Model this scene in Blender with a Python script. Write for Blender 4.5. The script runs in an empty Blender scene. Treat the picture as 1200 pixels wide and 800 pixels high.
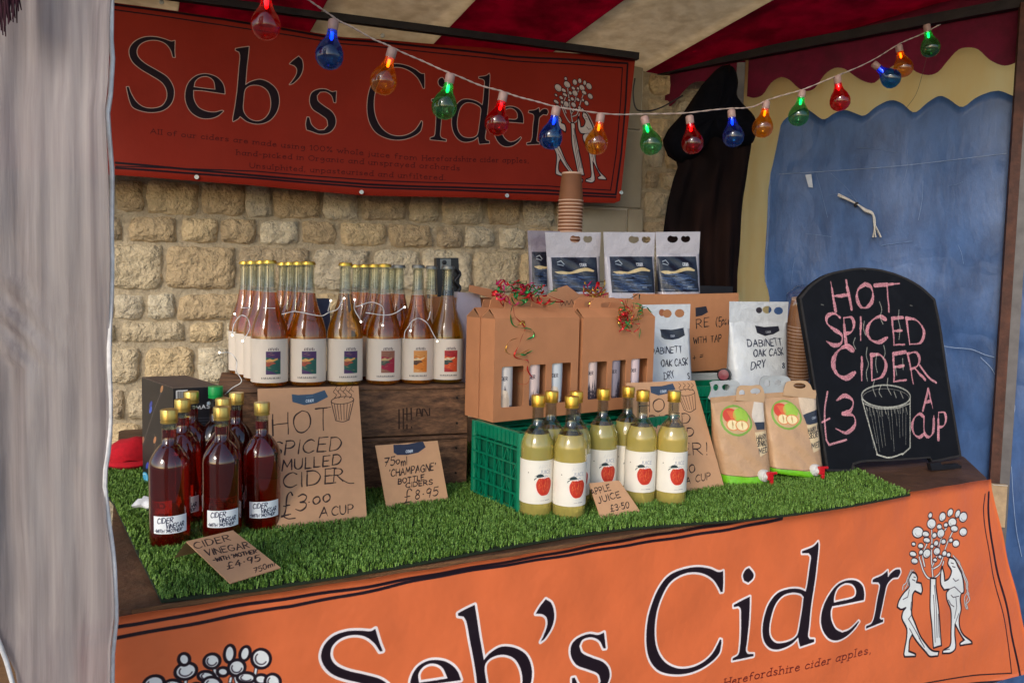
import bpy, math, random
import numpy as np
from mathutils import Vector, Matrix
from mathutils.geometry import tessellate_polygon
random.seed(7); rng = np.random.default_rng(7)
scene = bpy.context.scene
COL = scene.collection
R_ = math.radians

# ---------------------------------------------------------------- camera
GZ = 0.88                      # counter surface above the ground
CZ = GZ + 0.524
F = 900.0; PITCH = math.atan(70/900); ROLL = 0.025
X0 = np.array([1., 0, 0]); U0 = np.array([0, math.sin(PITCH), math.cos(PITCH)]); FW = np.array([0, math.cos(PITCH), -math.sin(PITCH)])
RI = math.cos(ROLL)*X0 + math.sin(ROLL)*U0
UP = -math.sin(ROLL)*X0 + math.cos(ROLL)*U0
CAM = np.array([0, 0, CZ])
cam_d = bpy.data.cameras.new('camera'); cam = bpy.data.objects.new('camera', cam_d); COL.objects.link(cam)
cam.matrix_world = Matrix(((RI[0], UP[0], -FW[0], 0), (RI[1], UP[1], -FW[1], 0), (RI[2], UP[2], -FW[2], CZ), (0, 0, 0, 1)))
cam_d.sensor_width = 36; cam_d.lens = 27; cam_d.clip_start = 0.02; cam_d.clip_end = 500
scene.camera = cam

# ---------------------------------------------------------------- sky, sun, exposure
SUN_EL, SUN_AZ = 27, 204        # sun high behind the camera, soft
w = bpy.data.worlds.new("World"); scene.world = w; w.use_nodes = True
nt = w.node_tree; bg = nt.nodes['Background']
sky = nt.nodes.new('ShaderNodeTexSky'); sky.sky_type = 'NISHITA'; sky.sun_disc = False
sky.sun_elevation = R_(SUN_EL); sky.sun_rotation = R_(SUN_AZ); sky.air_density = 1.0; sky.dust_density = 1.2; sky.ozone_density = 1.0
nt.links.new(sky.outputs[0], bg.inputs[0]); bg.inputs[1].default_value = 0.15
sd = bpy.data.lights.new('sun', 'SUN'); sd.energy = .75; sd.angle = R_(14); sd.color = (1, .955, .89)
so = bpy.data.objects.new('sun', sd); COL.objects.link(so)
a, e = R_(SUN_AZ), R_(SUN_EL)
sv = Vector((math.sin(a)*math.cos(e), math.cos(a)*math.cos(e), math.sin(e)))
so.rotation_euler = sv.to_track_quat('Z', 'Y').to_euler()
scene.view_settings.view_transform = 'Standard'; scene.view_settings.look = 'None'
scene.view_settings.exposure = 0.7; scene.view_settings.gamma = 1
scene.cycles.use_denoising = True
scene.cycles.max_bounces = 14; scene.cycles.transmission_bounces = 10; scene.cycles.transparent_max_bounces = 16
scene.cycles.caustics_reflective = False; scene.cycles.sample_clamp_indirect = 6

# ---------------------------------------------------------------- projection helpers
def ray(p):
    v = FW + RI*((p[0]-600)/F) + UP*((400-p[1])/F)
    return v/np.linalg.norm(v)
def at_y(p, y):
    r = ray(p); return CAM + r*(y/r[1])
def at_z(p, z=GZ):
    r = ray(p); return CAM + r*((z-CZ)/r[2])
class Plane:
    def __init__(s, O, U, V):
        s.O = np.array(O, float); s.U = np.array(U, float)/np.linalg.norm(U)
        V = np.array(V, float); V = V - s.U*V.dot(s.U); s.V = V/np.linalg.norm(V)
        s.N = np.cross(s.U, s.V)
        if s.N.dot(CAM-s.O) < 0: s.N = -s.N
    def hit(s, p):
        r = ray(p); t = (s.O-CAM).dot(s.N)/r.dot(s.N); d = CAM + r*t - s.O
        return d.dot(s.U), d.dot(s.V)
    def P(s, a, b, o=0): return s.O + s.U*a + s.V*b + s.N*o
def vplane(p, q):      # vertical plane through two ground points
    d = (q[0]-p[0], q[1]-p[1], 0); z = p[2] if len(p) > 2 else 0
    return Plane((p[0], p[1], z), d, (0, 0, 1))
def lean_plane(pl, pr, lean, z=GZ):     # foot line through two pixels of the counter, leaning away
    a, b = at_z(pl, z), at_z(pr, z); u = (b-a)/np.linalg.norm(b-a); n = np.array([-u[1], u[0], 0]); l = R_(lean)
    return Plane(a, u, n*math.sin(l) + np.array([0, 0, 1])*math.cos(l))
def K(x0, y0, sc): return lambda pts: [(x0+x/sc, y0+y/sc) for x, y in pts]
def sm(pts, closed=False, n=6, corner=50):
    """Catmull-Rom through pts, keeping sharp corners"""
    P = [np.array(p, float) for p in pts]; N = len(P); out = []
    def tang(i):
        if closed or 0 < i < N-1:
            a, b, c = P[(i-1) % N], P[i % N], P[(i+1) % N]
            u, v = b-a, c-b; lu, lv = np.linalg.norm(u), np.linalg.norm(v)
            if lu < 1e-9 or lv < 1e-9: return None
            if math.degrees(math.acos(max(-1, min(1, u.dot(v)/lu/lv)))) > corner: return None
            return (c-a)/(lu+lv)
        return None
    for i in range(N if closed else N-1):
        a, b = P[i], P[(i+1) % N]; L = np.linalg.norm(b-a); ta, tb = tang(i), tang(i+1)
        ta = (b-a)/max(L, 1e-9) if ta is None else ta; tb = (b-a)/max(L, 1e-9) if tb is None else tb
        for k in range(n):
            t = k/n; h = (2*t**3-3*t*t+1)*a + (t**3-2*t*t+t)*L*ta + (-2*t**3+3*t*t)*b + (t**3-t*t)*L*tb
            out.append(tuple(h))
    if not closed: out.append(tuple(P[-1]))
    return out
def ell(cx, cy, rx, ry, rot=0, n=20):
    c, s = math.cos(rot), math.sin(rot)
    return [(cx+rx*math.cos(t)*c-ry*math.sin(t)*s, cy+rx*math.cos(t)*s+ry*math.sin(t)*c) for t in [2*math.pi*k/n for k in range(n)]]

# ---------------------------------------------------------------- print canvas
GL = {}
for ln in """A .7 L0,0 .35,1 .7,0;L.13,.38 .57,.38
B .6 L0,0 0,1;C0,1 .42,.95 .5,.75 .35,.55 0,.52;C0,.52 .48,.47 .6,.25 .42,.03 0,0
C .7 C.66,.86 .45,1 .15,.85 0,.5 .12,.15 .4,0 .7,.14
D .7 L0,0 0,1;C0,1 .42,.95 .68,.55 .48,.1 0,0
E .55 L.55,1 0,1 0,0 .55,0;L0,.52 .45,.52
F .55 L.55,1 0,1 0,0;L0,.52 .42,.52
G .72 C.66,.86 .45,1 .15,.85 0,.5 .12,.12 .42,0 .68,.14 .7,.45;L.7,.45 .42,.45
H .65 L0,0 0,1;L.65,0 .65,1;L0,.5 .65,.5
I .08 L.04,0 .04,1
J .5 C.4,1 .42,.3 .3,.02 .1,0 0,.15
K .6 L0,0 0,1;L.58,1 0,.45 .6,0
L .5 L0,1 0,0 .5,0
M .8 L0,0 .08,1 .4,.3 .72,1 .8,0
N .65 L0,0 0,1 .65,0 .65,1
O .75 C.38,1 .08,.8 .02,.45 .18,.08 .42,0 .68,.2 .74,.55 .62,.88 .38,1
P .58 L0,0 0,1;C0,1 .42,.96 .55,.72 .38,.48 0,.45
Q .75 C.38,1 .08,.8 .02,.45 .18,.08 .42,0 .68,.2 .74,.55 .62,.88 .38,1;L.45,.25 .75,-.05
R .62 L0,0 0,1;C0,1 .42,.96 .55,.74 .38,.52 0,.48;L.2,.48 .62,0
S .58 C.55,.88 .35,1 .1,.9 .08,.68 .3,.5 .55,.33 .5,.08 .25,0 0,.12
T .65 L0,1 .65,1;L.32,1 .32,0
U .65 C0,1 .02,.25 .2,.02 .42,.02 .6,.25 .64,1
V .65 L0,1 .33,0 .65,1
W .9 L0,1 .2,0 .45,.75 .68,0 .9,1
X .6 L0,0 .6,1;L0,1 .6,0
Y .6 L0,1 .3,.5 .6,1;L.3,.5 .28,0
Z .6 L0,1 .6,1 0,0 .6,0
0 .6 C.3,1 .06,.78 .02,.4 .15,.05 .32,0 .55,.25 .58,.6 .48,.92 .3,1
1 .25 L.02,.8 .2,1 .2,0
2 .55 C.02,.78 .2,1 .45,.92 .48,.65 .25,.3 0,0;L0,0 .55,0
3 .55 C.02,.88 .25,1 .48,.85 .42,.6 .2,.52;C.2,.52 .5,.45 .54,.2 .3,0 0,.12
4 .6 L.4,1 0,.35 .6,.35;L.42,.6 .42,0
5 .55 L.5,1 .08,1 .05,.58;C.05,.58 .35,.62 .54,.4 .45,.1 .2,0 0,.1
7 .55 L0,1 .55,1 .15,0;L.12,.5 .45,.52
8 .55 C.45,.85 .25,1 .06,.82 .2,.55 .45,.35 .45,.08 .2,0 .03,.18 .12,.42 .4,.65 .45,.85
9 .55 C.5,.85 .25,1 .03,.8 .1,.52 .35,.5 .5,.8;L.5,.85 .4,0
£ .65 C.62,.85 .45,1 .25,.9 .22,.6 .25,.3 .15,.05 0,0;L.02,.03 .65,.05;L.05,.45 .5,.45
% .7 L.1,0 .6,1;C.15,1 .02,.85 .15,.7 .28,.85 .15,1;C.55,.3 .42,.15 .55,0 .68,.15 .55,.3
. .12 L.04,0 .07,.02
· .2 L.08,.45 .11,.47
, .15 L.08,.05 .02,-.14
' .12 L.07,1 .04,.78
- .35 L.03,.45 .32,.45
! .15 L.08,1 .06,.25;L.05,0 .07,.02
( .25 C.2,1.05 .02,.7 .02,.3 .2,-.05
+ .5 L0,.45 .5,.45;L.25,.2 .25,.7
= .45 L0,.6 .45,.6;L0,.35 .45,.35
a .5 C.45,.5 .25,.6 .03,.4 .03,.12 .2,0 .42,.12;L.44,.6 .44,.08 .52,0
b .5 L.02,1 .04,0;C.04,.35 .25,.6 .48,.4 .45,.1 .22,0 .04,.1
c .45 C.43,.5 .25,.6 .03,.4 .04,.1 .22,0 .45,.1
d .5 C.44,.5 .25,.6 .03,.4 .03,.12 .2,0 .44,.12;L.45,1 .45,.02
e .47 L.04,.33 .44,.35;C.44,.35 .35,.58 .15,.55 .02,.3 .1,.05 .25,0 .46,.1
f .38 C.4,.95 .25,1 .13,.85 .12,.5 .12,0;L0,.58 .32,.58
g .5 C.44,.5 .25,.6 .04,.45 .1,.2 .3,.2 .44,.4;C.46,.6 .46,-.1 .3,-.3 .03,-.25
h .5 L.03,1 .03,0;C.03,.35 .25,.6 .43,.48 .45,0
i .16 L.06,.58 .06,0;L.06,.82 .07,.86
j .2 C.12,.58 .12,-.1 .1,-.25 0,-.3;L.12,.82 .13,.86
k .48 L.03,1 .03,0;L.42,.58 .05,.25 .46,0
l .16 L.06,1 .06,0
m .8 L.03,.58 .03,0;C.03,.35 .2,.6 .37,.5 .39,0;C.39,.35 .57,.6 .74,.5 .76,0
n .5 L.03,.58 .03,0;C.03,.35 .25,.6 .42,.48 .44,0
o .52 C.26,.6 .04,.48 .04,.12 .26,0 .46,.12 .47,.46 .26,.6
p .5 L.03,.6 .03,-.3;C.03,.38 .25,.6 .48,.42 .45,.1 .22,0 .04,.1
q .5 C.44,.5 .25,.6 .03,.4 .03,.12 .2,0 .44,.12;L.45,.6 .45,-.3
r .35 L.05,.58 .05,0;C.05,.35 .15,.55 .35,.56
s .4 C.37,.5 .2,.6 .04,.48 .18,.32 .38,.16 .22,0 .02,.08
t .32 L.12,.8 .13,.08 .3,.02;L0,.58 .3,.58
u .5 C.03,.58 .03,.12 .2,0 .42,.15;L.44,.6 .44,0
v .45 L0,.58 .22,0 .44,.58
w .7 L0,.58 .18,0 .35,.5 .52,0 .68,.58
y .45 L0,.58 .22,.02;L.44,.58 .1,-.3""".splitlines():
    ch, wd, body = ln.split(' ', 2)
    GL[ch] = (float(wd), [(s[0] == 'C', [tuple(map(float, p.split(','))) for p in s[1:].split(' ')]) for s in body.split(';')])
class Canvas:
    def __init__(s, W, H, bg, mp, ppu):
        s.W, s.H, s.mp, s.ppu = int(W), int(H), mp, ppu      # ppu: canvas px per drawing unit (x1)
        s.a = np.zeros((s.H, s.W, 3), np.float32); s.a[:] = np.array(bg, np.float32)/255
        s.k = lambda p: p; s.sc = 1.0; s.grain = 0; s.press = .18
    def use(s, x0=0, y0=0, sc=1.0): s.k = K(x0, y0, sc); s.sc = sc; return s
    def m(s, pts): return np.array([s.mp(p) for p in s.k(pts)], float)
    def blend(s, mask, x0, y0, col, al=1.0):
        h, w_ = mask.shape; sub = s.a[y0:y0+h, x0:x0+w_]; m = (mask*al)[..., None]
        sub += (np.array(col, np.float32)/255 - sub)*m
    def poly(s, polys, col, al=1.0, raw=False):
        P = [p if raw else s.m(p) for p in polys]; A = np.concatenate(P)
        x0 = max(0, int(A[:, 0].min())-1); x1 = min(s.W, int(A[:, 0].max())+2); y0 = max(0, int(A[:, 1].min())-1); y1 = min(s.H, int(A[:, 1].max())+2)
        if x1 <= x0 or y1 <= y0: return
        S = 3; H, W = (y1-y0)*S, (x1-x0)*S; M = np.zeros((H, W), bool); cols = (np.arange(W)+.5)/S+x0
        for p in P:
            n = len(p)
            for i in range(n):
                ax, ay = p[i]; bx, by = p[(i+1) % n]
                if ay == by: continue
                lo, hi = (ay, by) if ay < by else (by, ay)
                r0 = max(0, math.ceil((lo-y0)*S-.5)); r1 = min(H, math.ceil((hi-y0)*S-.5))
                if r1 <= r0: continue
                yy = (np.arange(r0, r1)+.5)/S+y0; xi = ax+(yy-ay)*(bx-ax)/(by-ay)
                M[r0:r1] ^= cols[None, :] >= xi[:, None]
        s.blend(M.reshape(y1-y0, S, x1-x0, S).mean((1, 3)).astype(np.float32), x0, y0, col, al)
    def stroke(s, pts, wd, col, al=1.0, raw=False, closed=False, ws=None):
        P = pts if raw else s.m(pts); P = np.array(P)
        hw = wd*(1 if raw else s.ppu/s.sc)/2
        if closed: P = np.concatenate([P, P[:1]])
        x0 = max(0, int(P[:, 0].min()-hw-2)); x1 = min(s.W, int(P[:, 0].max()+hw+3)); y0 = max(0, int(P[:, 1].min()-hw-2)); y1 = min(s.H, int(P[:, 1].max()+hw+3))
        if x1 <= x0 or y1 <= y0: return
        M = np.zeros((y1-y0, x1-x0), np.float32)
        for i in range(len(P)-1):
            a, b = P[i], P[i+1]; h = hw*(ws[i] if ws is not None else 1)
            u0 = max(x0, int(min(a[0], b[0])-h-2)); u1 = min(x1, int(max(a[0], b[0])+h+3)); v0 = max(y0, int(min(a[1], b[1])-h-2)); v1 = min(y1, int(max(a[1], b[1])+h+3))
            if u1 <= u0 or v1 <= v0: continue
            X, Y = np.meshgrid(np.arange(u0, u1)+.5, np.arange(v0, v1)+.5); d = b-a; L = max(d.dot(d), 1e-9)
            t = np.clip(((X-a[0])*d[0]+(Y-a[1])*d[1])/L, 0, 1)
            D = np.hypot(X-a[0]-t*d[0], Y-a[1]-t*d[1])
            sub = M[v0-y0:v1-y0, u0-x0:u1-x0]; np.maximum(sub, np.clip(h+.5-D, 0, 1), out=sub)
        if s.grain: M *= np.where(rng.random(M.shape) < s.grain, rng.uniform(.0, .7, M.shape), 1).astype(np.float32)
        s.blend(M, x0, y0, col, al)
    def write(s, txt, p0, p1, h, wd, col, slant=0.0, jit=.03, serif=False, al=1.0, up=None):
        """text on the baseline p0-p1 (drawing units), letter height h"""
        adv = []; x = 0; sp = .22
        for ch in txt:
            adv.append(x); x += (.42 if ch == ' ' else GL[ch][0]+sp)
        x -= sp; p0 = np.array(p0, float); p1 = np.array(p1, float); d = (p1-p0)/x
        upv = np.array(up if up else (0, -1.0))*h; rr = random.Random(len(txt)*7+ord(txt[0]))
        for ch, ax in zip(txt, adv):
            if ch == ' ': continue
            jy = rr.uniform(-jit, jit); js = 1+rr.uniform(-jit, jit)*1.5; jr = rr.uniform(-jit, jit)*1.5
            for cur, pts in GL[ch][1]:
                q = [(ax+a_+(slant+jr)*b_, (b_*js+jy)) for a_, b_ in pts]
                W = [tuple(p0+d*u+upv*v) for u, v in q]
                if cur: W = sm(W, n=5, corner=181)
                if not serif and s.press:
                    if not cur: W = [tuple(np.array(a_)*(1-t)+np.array(b_)*t+np.array([rr.uniform(-1, 1), rr.uniform(-1, 1)])*abs(h)*.012) for a_, b_ in zip(W[:-1], W[1:]) for t in (0, .25, .5, .75)]+[W[-1]]
                    ph = rr.uniform(0, 6); ws = [max(.45, 1+s.press*1.6*math.sin(ph+i*.5)+rr.uniform(-.5, .5)*s.press) for i in range(len(W))]; ws[-2:] = [ws[-1]*.7]*2; s.stroke(W, wd*1.1, col, al, ws=ws)
                else: s.stroke(W, wd, col, al)
                if serif and not cur:
                    for (a1, b1), (a2, b2) in ((q[0], q[1]), (q[-1], q[-2])):
                        if abs(b1-b2) > .35 and abs(a1-a2) < .2:
                            s.stroke([tuple(p0+d*(a1-.13)+upv*b1), tuple(p0+d*(a1+.13)+upv*b1)], wd*.7, col, al)
    def image(s, name):
        im = bpy.data.images.new(name, s.W, s.H); buf = np.ones((s.H, s.W, 4), np.float32); buf[..., :3] = np.clip(s.a, 0, 1)
        im.pixels.foreach_set(buf.ravel()); im.update(); im.pack(); return im
def pcanvas(pl, s0, t0, s1, t1, ppm, bg):
    def mp(p):
        a_, b_ = pl.hit(p); return ((a_-s0)*ppm, (b_-t0)*ppm)
    c = Canvas((s1-s0)*ppm, (t1-t0)*ppm, bg, mp, 1); q = pl.O+pl.U*(s0+s1)/2+pl.V*(t0+t1)/2
    c.ppu = ppm*np.linalg.norm(q-CAM)/F; c.ext = (s0, t0, s1, t1); return c

# ---------------------------------------------------------------- materials
def S(r, g, b):
    f = lambda c: (c/255/12.92) if c <= 10.3 else ((c/255+.055)/1.055)**2.4
    return (f(r), f(g), f(b), 1)
def nd(nt, t, **kw):
    n = nt.nodes.new(t)
    for k, v in kw.items():
        if k in n.inputs: n.inputs[k].default_value = v
        else: setattr(n, k, v)
    return n
MATS = {}
def M(name, col=(200, 200, 200), rough=.5, var=.12, vs=12, bump=0, bs=60, img=None, stretch=None, metal=0, trans=0, ior=1.45, spec=.5,
      emis=None, es=0, detail=6, col2=None, sub=0, coat=0, rvar=0, coords='Object', bd=.01, alpha=1, streak=None):
    if name in MATS: return MATS[name]
    m = bpy.data.materials.new(name); m.use_nodes = True; nt = m.node_tree; L = nt.links.new
    b = nt.nodes['Principled BSDF']; b.inputs['Roughness'].default_value = rough; b.inputs['Metallic'].default_value = metal
    b.inputs['Transmission Weight'].default_value = trans; b.inputs['IOR'].default_value = ior; b.inputs['Specular IOR Level'].default_value = spec
    if coat: b.inputs['Coat Weight'].default_value = coat
    if sub: b.inputs['Subsurface Weight'].default_value = sub; b.inputs['Subsurface Radius'].default_value = (.01, .008, .005); b.inputs['Subsurface Scale'].default_value = 1
    if emis: b.inputs['Emission Color'].default_value = S(*emis); b.inputs['Emission Strength'].default_value = es
    tc = nd(nt, 'ShaderNodeTexCoord'); mp = nd(nt, 'ShaderNodeMapping'); L(tc.outputs[coords], mp.inputs[0])
    if stretch: mp.inputs['Scale'].default_value = stretch
    n1 = nd(nt, 'ShaderNodeTexNoise', Scale=vs, Detail=detail, Roughness=.6); L(mp.outputs[0], n1.inputs['Vector'])
    if img:
        ti = nd(nt, 'ShaderNodeTexImage', image=img, extension='EXTEND'); uv = nd(nt, 'ShaderNodeUVMap'); L(uv.outputs[0], ti.inputs[0]); base = ti.outputs[0]
    elif col2:
        mx = nd(nt, 'ShaderNodeMix', data_type='RGBA'); rp = nd(nt, 'ShaderNodeMapRange'); rp.inputs[1].default_value = .35; rp.inputs[2].default_value = .65
        L(n1.outputs[0], rp.inputs[0]); L(rp.outputs[0], mx.inputs[0]); mx.inputs[6].default_value = S(*col); mx.inputs[7].default_value = S(*col2); base = mx.outputs[2]
    else:
        rgb = nd(nt, 'ShaderNodeRGB'); rgb.outputs[0].default_value = S(*col); base = rgb.outputs[0]
    n2 = nd(nt, 'ShaderNodeTexNoise', Scale=vs*2.7, Detail=4); L(mp.outputs[0], n2.inputs['Vector'])
    mr = nd(nt, 'ShaderNodeMapRange'); mr.inputs[1].default_value = .3; mr.inputs[2].default_value = .7; mr.inputs[3].default_value = 1-var; mr.inputs[4].default_value = 1+var
    L(n2.outputs[0], mr.inputs[0]); mm = nd(nt, 'ShaderNodeVectorMath', operation='SCALE'); L(base, mm.inputs[0]); L(mr.outputs[0], mm.inputs['Scale'])
    L(mm.outputs[0], b.inputs['Base Color'])
    if rvar:
        r2 = nd(nt, 'ShaderNodeMapRange'); r2.inputs[3].default_value = rough-rvar; r2.inputs[4].default_value = rough+rvar; L(n1.outputs[0], r2.inputs[0]); L(r2.outputs[0], b.inputs['Roughness'])
    if bump:
        n3 = nd(nt, 'ShaderNodeTexNoise', Scale=bs, Detail=5, Roughness=.6); L(mp.outputs[0], n3.inputs['Vector'])
        bp = nd(nt, 'ShaderNodeBump', Strength=bump, Distance=bd); L(n3.outputs[0], bp.inputs['Height']); L(bp.outputs[0], b.inputs['Normal'])
    MATS[name] = m; return m
def glow_sheet(name, col, trans_w, clear=0.0, streak=(6, 6, .8), rough=.45, col2=None, thr=.5, vs=1.5, crease=0):
    """translucent plastic: diffuse + translucent + a little clear"""
    m = bpy.data.materials.new(name); m.use_nodes = True; nt = m.node_tree; L = nt.links.new; nt.nodes.remove(nt.nodes['Principled BSDF'])
    out = nt.nodes['Material Output']; tc = nd(nt, 'ShaderNodeTexCoord'); mp = nd(nt, 'ShaderNodeMapping'); mp.inputs['Scale'].default_value = streak; L(tc.outputs['Object'], mp.inputs[0])
    n1 = nd(nt, 'ShaderNodeTexNoise', Scale=4, Detail=8, Roughness=.65, Distortion=.08); L(mp.outputs[0], n1.inputs[0])
    n2 = nd(nt, 'ShaderNodeTexNoise', Scale=vs, Detail=3); L(tc.outputs['Object'], n2.inputs[0])
    cr = nd(nt, 'ShaderNodeMix', data_type='RGBA'); c2 = col2 or tuple(c*.72 for c in col); cr.inputs[6].default_value = S(*col); cr.inputs[7].default_value = S(*c2)
    rp = nd(nt, 'ShaderNodeMapRange'); rp.inputs[1].default_value = .38; rp.inputs[2].default_value = .64; L(n1.outputs[0], rp.inputs[0]); 
    ad = nd(nt, 'ShaderNodeMath', operation='MULTIPLY_ADD'); L(rp.outputs[0], ad.inputs[0]); ad.inputs[1].default_value = .65; 
    r3 = nd(nt, 'ShaderNodeMapRange'); r3.inputs[1].default_value = .35; r3.inputs[2].default_value = .65; r3.inputs[4].default_value = .35; L(n2.outputs[0], r3.inputs[0]); L(r3.outputs[0], ad.inputs[2]); L(ad.outputs[0], cr.inputs[0])
    pb = nd(nt, 'ShaderNodeBsdfPrincipled', Roughness=rough); L(cr.outputs[2], pb.inputs['Base Color']); tr = nd(nt, 'ShaderNodeBsdfTranslucent'); L(cr.outputs[2], tr.inputs[0])
    n4 = nd(nt, 'ShaderNodeTexNoise', Scale=14, Detail=5); L(tc.outputs['Object'], n4.inputs[0]); bp = nd(nt, 'ShaderNodeBump', Strength=.5, Distance=.01); L(n1.outputs[0], bp.inputs['Height']); L(bp.outputs[0], pb.inputs['Normal'])
    if crease:
        vo = nd(nt, 'ShaderNodeTexVoronoi', feature='DISTANCE_TO_EDGE', Scale=crease); n5 = nd(nt, 'ShaderNodeTexNoise', Scale=3, Detail=3); L(tc.outputs['Object'], n5.inputs[0]); vm = nd(nt, 'ShaderNodeMix', data_type='RGBA'); vm.inputs[0].default_value = .35; L(tc.outputs['Object'], vm.inputs[6]); L(n5.outputs['Color'], vm.inputs[7]); L(vm.outputs[2], vo.inputs['Vector'])
        vr = nd(nt, 'ShaderNodeMapRange'); vr.inputs[2].default_value = .035; L(vo.outputs['Distance'], vr.inputs[0]); b2 = nd(nt, 'ShaderNodeBump', Strength=.22, Distance=.006); L(vr.outputs[0], b2.inputs['Height']); L(bp.outputs[0], b2.inputs['Normal']); L(b2.outputs[0], pb.inputs['Normal'])
    ms = nd(nt, 'ShaderNodeMixShader'); ms.inputs[0].default_value = trans_w; L(pb.outputs[0], ms.inputs[1]); L(tr.outputs[0], ms.inputs[2]); last = ms
    if clear:
        tp = nd(nt, 'ShaderNodeBsdfTransparent'); m2 = nd(nt, 'ShaderNodeMixShader'); m2.inputs[0].default_value = clear; L(ms.outputs[0], m2.inputs[1]); L(tp.outputs[0], m2.inputs[2]); last = m2
    L(last.outputs[0], out.inputs[0]); return m
def thin_glass(name, col, refl=.12, rough=.03, body=0, bcol=None):
    """thin tinted glass wall: tinted see-through plus fresnel gloss"""
    m = bpy.data.materials.new(name); m.use_nodes = True; nt = m.node_tree; L = nt.links.new; nt.nodes.remove(nt.nodes['Principled BSDF'])
    tp = nd(nt, 'ShaderNodeBsdfTransparent'); tp.inputs[0].default_value = S(*col); gl = nd(nt, 'ShaderNodeBsdfGlossy', Roughness=rough); gl.inputs[0].default_value = (1, 1, 1, 1)
    lw = nd(nt, 'ShaderNodeLayerWeight', Blend=.25); mr = nd(nt, 'ShaderNodeMapRange'); mr.inputs[3].default_value = refl*.5; mr.inputs[4].default_value = .42; L(lw.outputs['Facing'], mr.inputs[0])
    pw = nd(nt, 'ShaderNodeMath', operation='POWER'); L(lw.outputs['Facing'], pw.inputs[0]); pw.inputs[1].default_value = 2.2; L(pw.outputs[0], mr.inputs[0])
    ms = nd(nt, 'ShaderNodeMixShader'); L(mr.outputs[0], ms.inputs[0]); L(gl.outputs[0], ms.inputs[2])
    if body:
        df = nd(nt, 'ShaderNodeBsdfTranslucent'); df.inputs[0].default_value = S(*(bcol or col)); mb_ = nd(nt, 'ShaderNodeMixShader'); mb_.inputs[0].default_value = body; L(tp.outputs[0], mb_.inputs[1]); L(df.outputs[0], mb_.inputs[2]); L(mb_.outputs[0], ms.inputs[1])
    else: L(tp.outputs[0], ms.inputs[1])
    L(ms.outputs[0], nt.nodes['Material Output'].inputs[0]); return m

# ---------------------------------------------------------------- object helpers
def thing(name, label, cat, loc=(0, 0, 0), group=None):
    o = bpy.data.objects.new(name, None); COL.objects.link(o); o.location = tuple(map(float, loc)); o['label'] = label; o['category'] = cat
    if group: o['group'] = group
    o.empty_display_size = .05; return o
def tag(o, label, cat, group=None):
    o['label'] = label; o['category'] = cat
    if group: o['group'] = group
    return o
def origin(o):
    v = np.zeros(3)
    while o is not None: v = v+np.array(o.location); o = o.parent
    return v
def mesh(name, V, Fc, mat, parent=None, uv=None, smooth=False, kind=None, base=None):
    V = np.asarray(V, float).reshape(-1, 3); off = origin(parent) if parent is not None else (np.array(base, float) if base is not None else np.zeros(3))
    me = bpy.data.meshes.new(name); me.from_pydata((V-off).tolist(), [], [list(map(int, f)) for f in Fc]); me.validate(); 
    o = bpy.data.objects.new(name, me); COL.objects.link(o)
    for m_ in (mat if isinstance(mat, (list, tuple)) else [mat]): me.materials.append(m_)
    if uv is not None:
        ul = me.uv_layers.new(name='UVMap'); idx = np.zeros(len(me.loops), np.int32); me.loops.foreach_get('vertex_index', idx)
        ul.data.foreach_set('uv', np.asarray(uv, np.float32)[idx].ravel())
    if smooth: me.polygons.foreach_set('use_smooth', [True]*len(me.polygons))
    if parent is not None: o.parent = parent
    elif base is not None: o.location = tuple(map(float, base))
    if kind: o['kind'] = kind
    return o
def smooth_angle(o, ang=40):
    o.data.polygons.foreach_set('use_smooth', [True]*len(o.data.polygons))
    o.data.set_sharp_from_angle(angle=R_(ang)); return o
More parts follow.
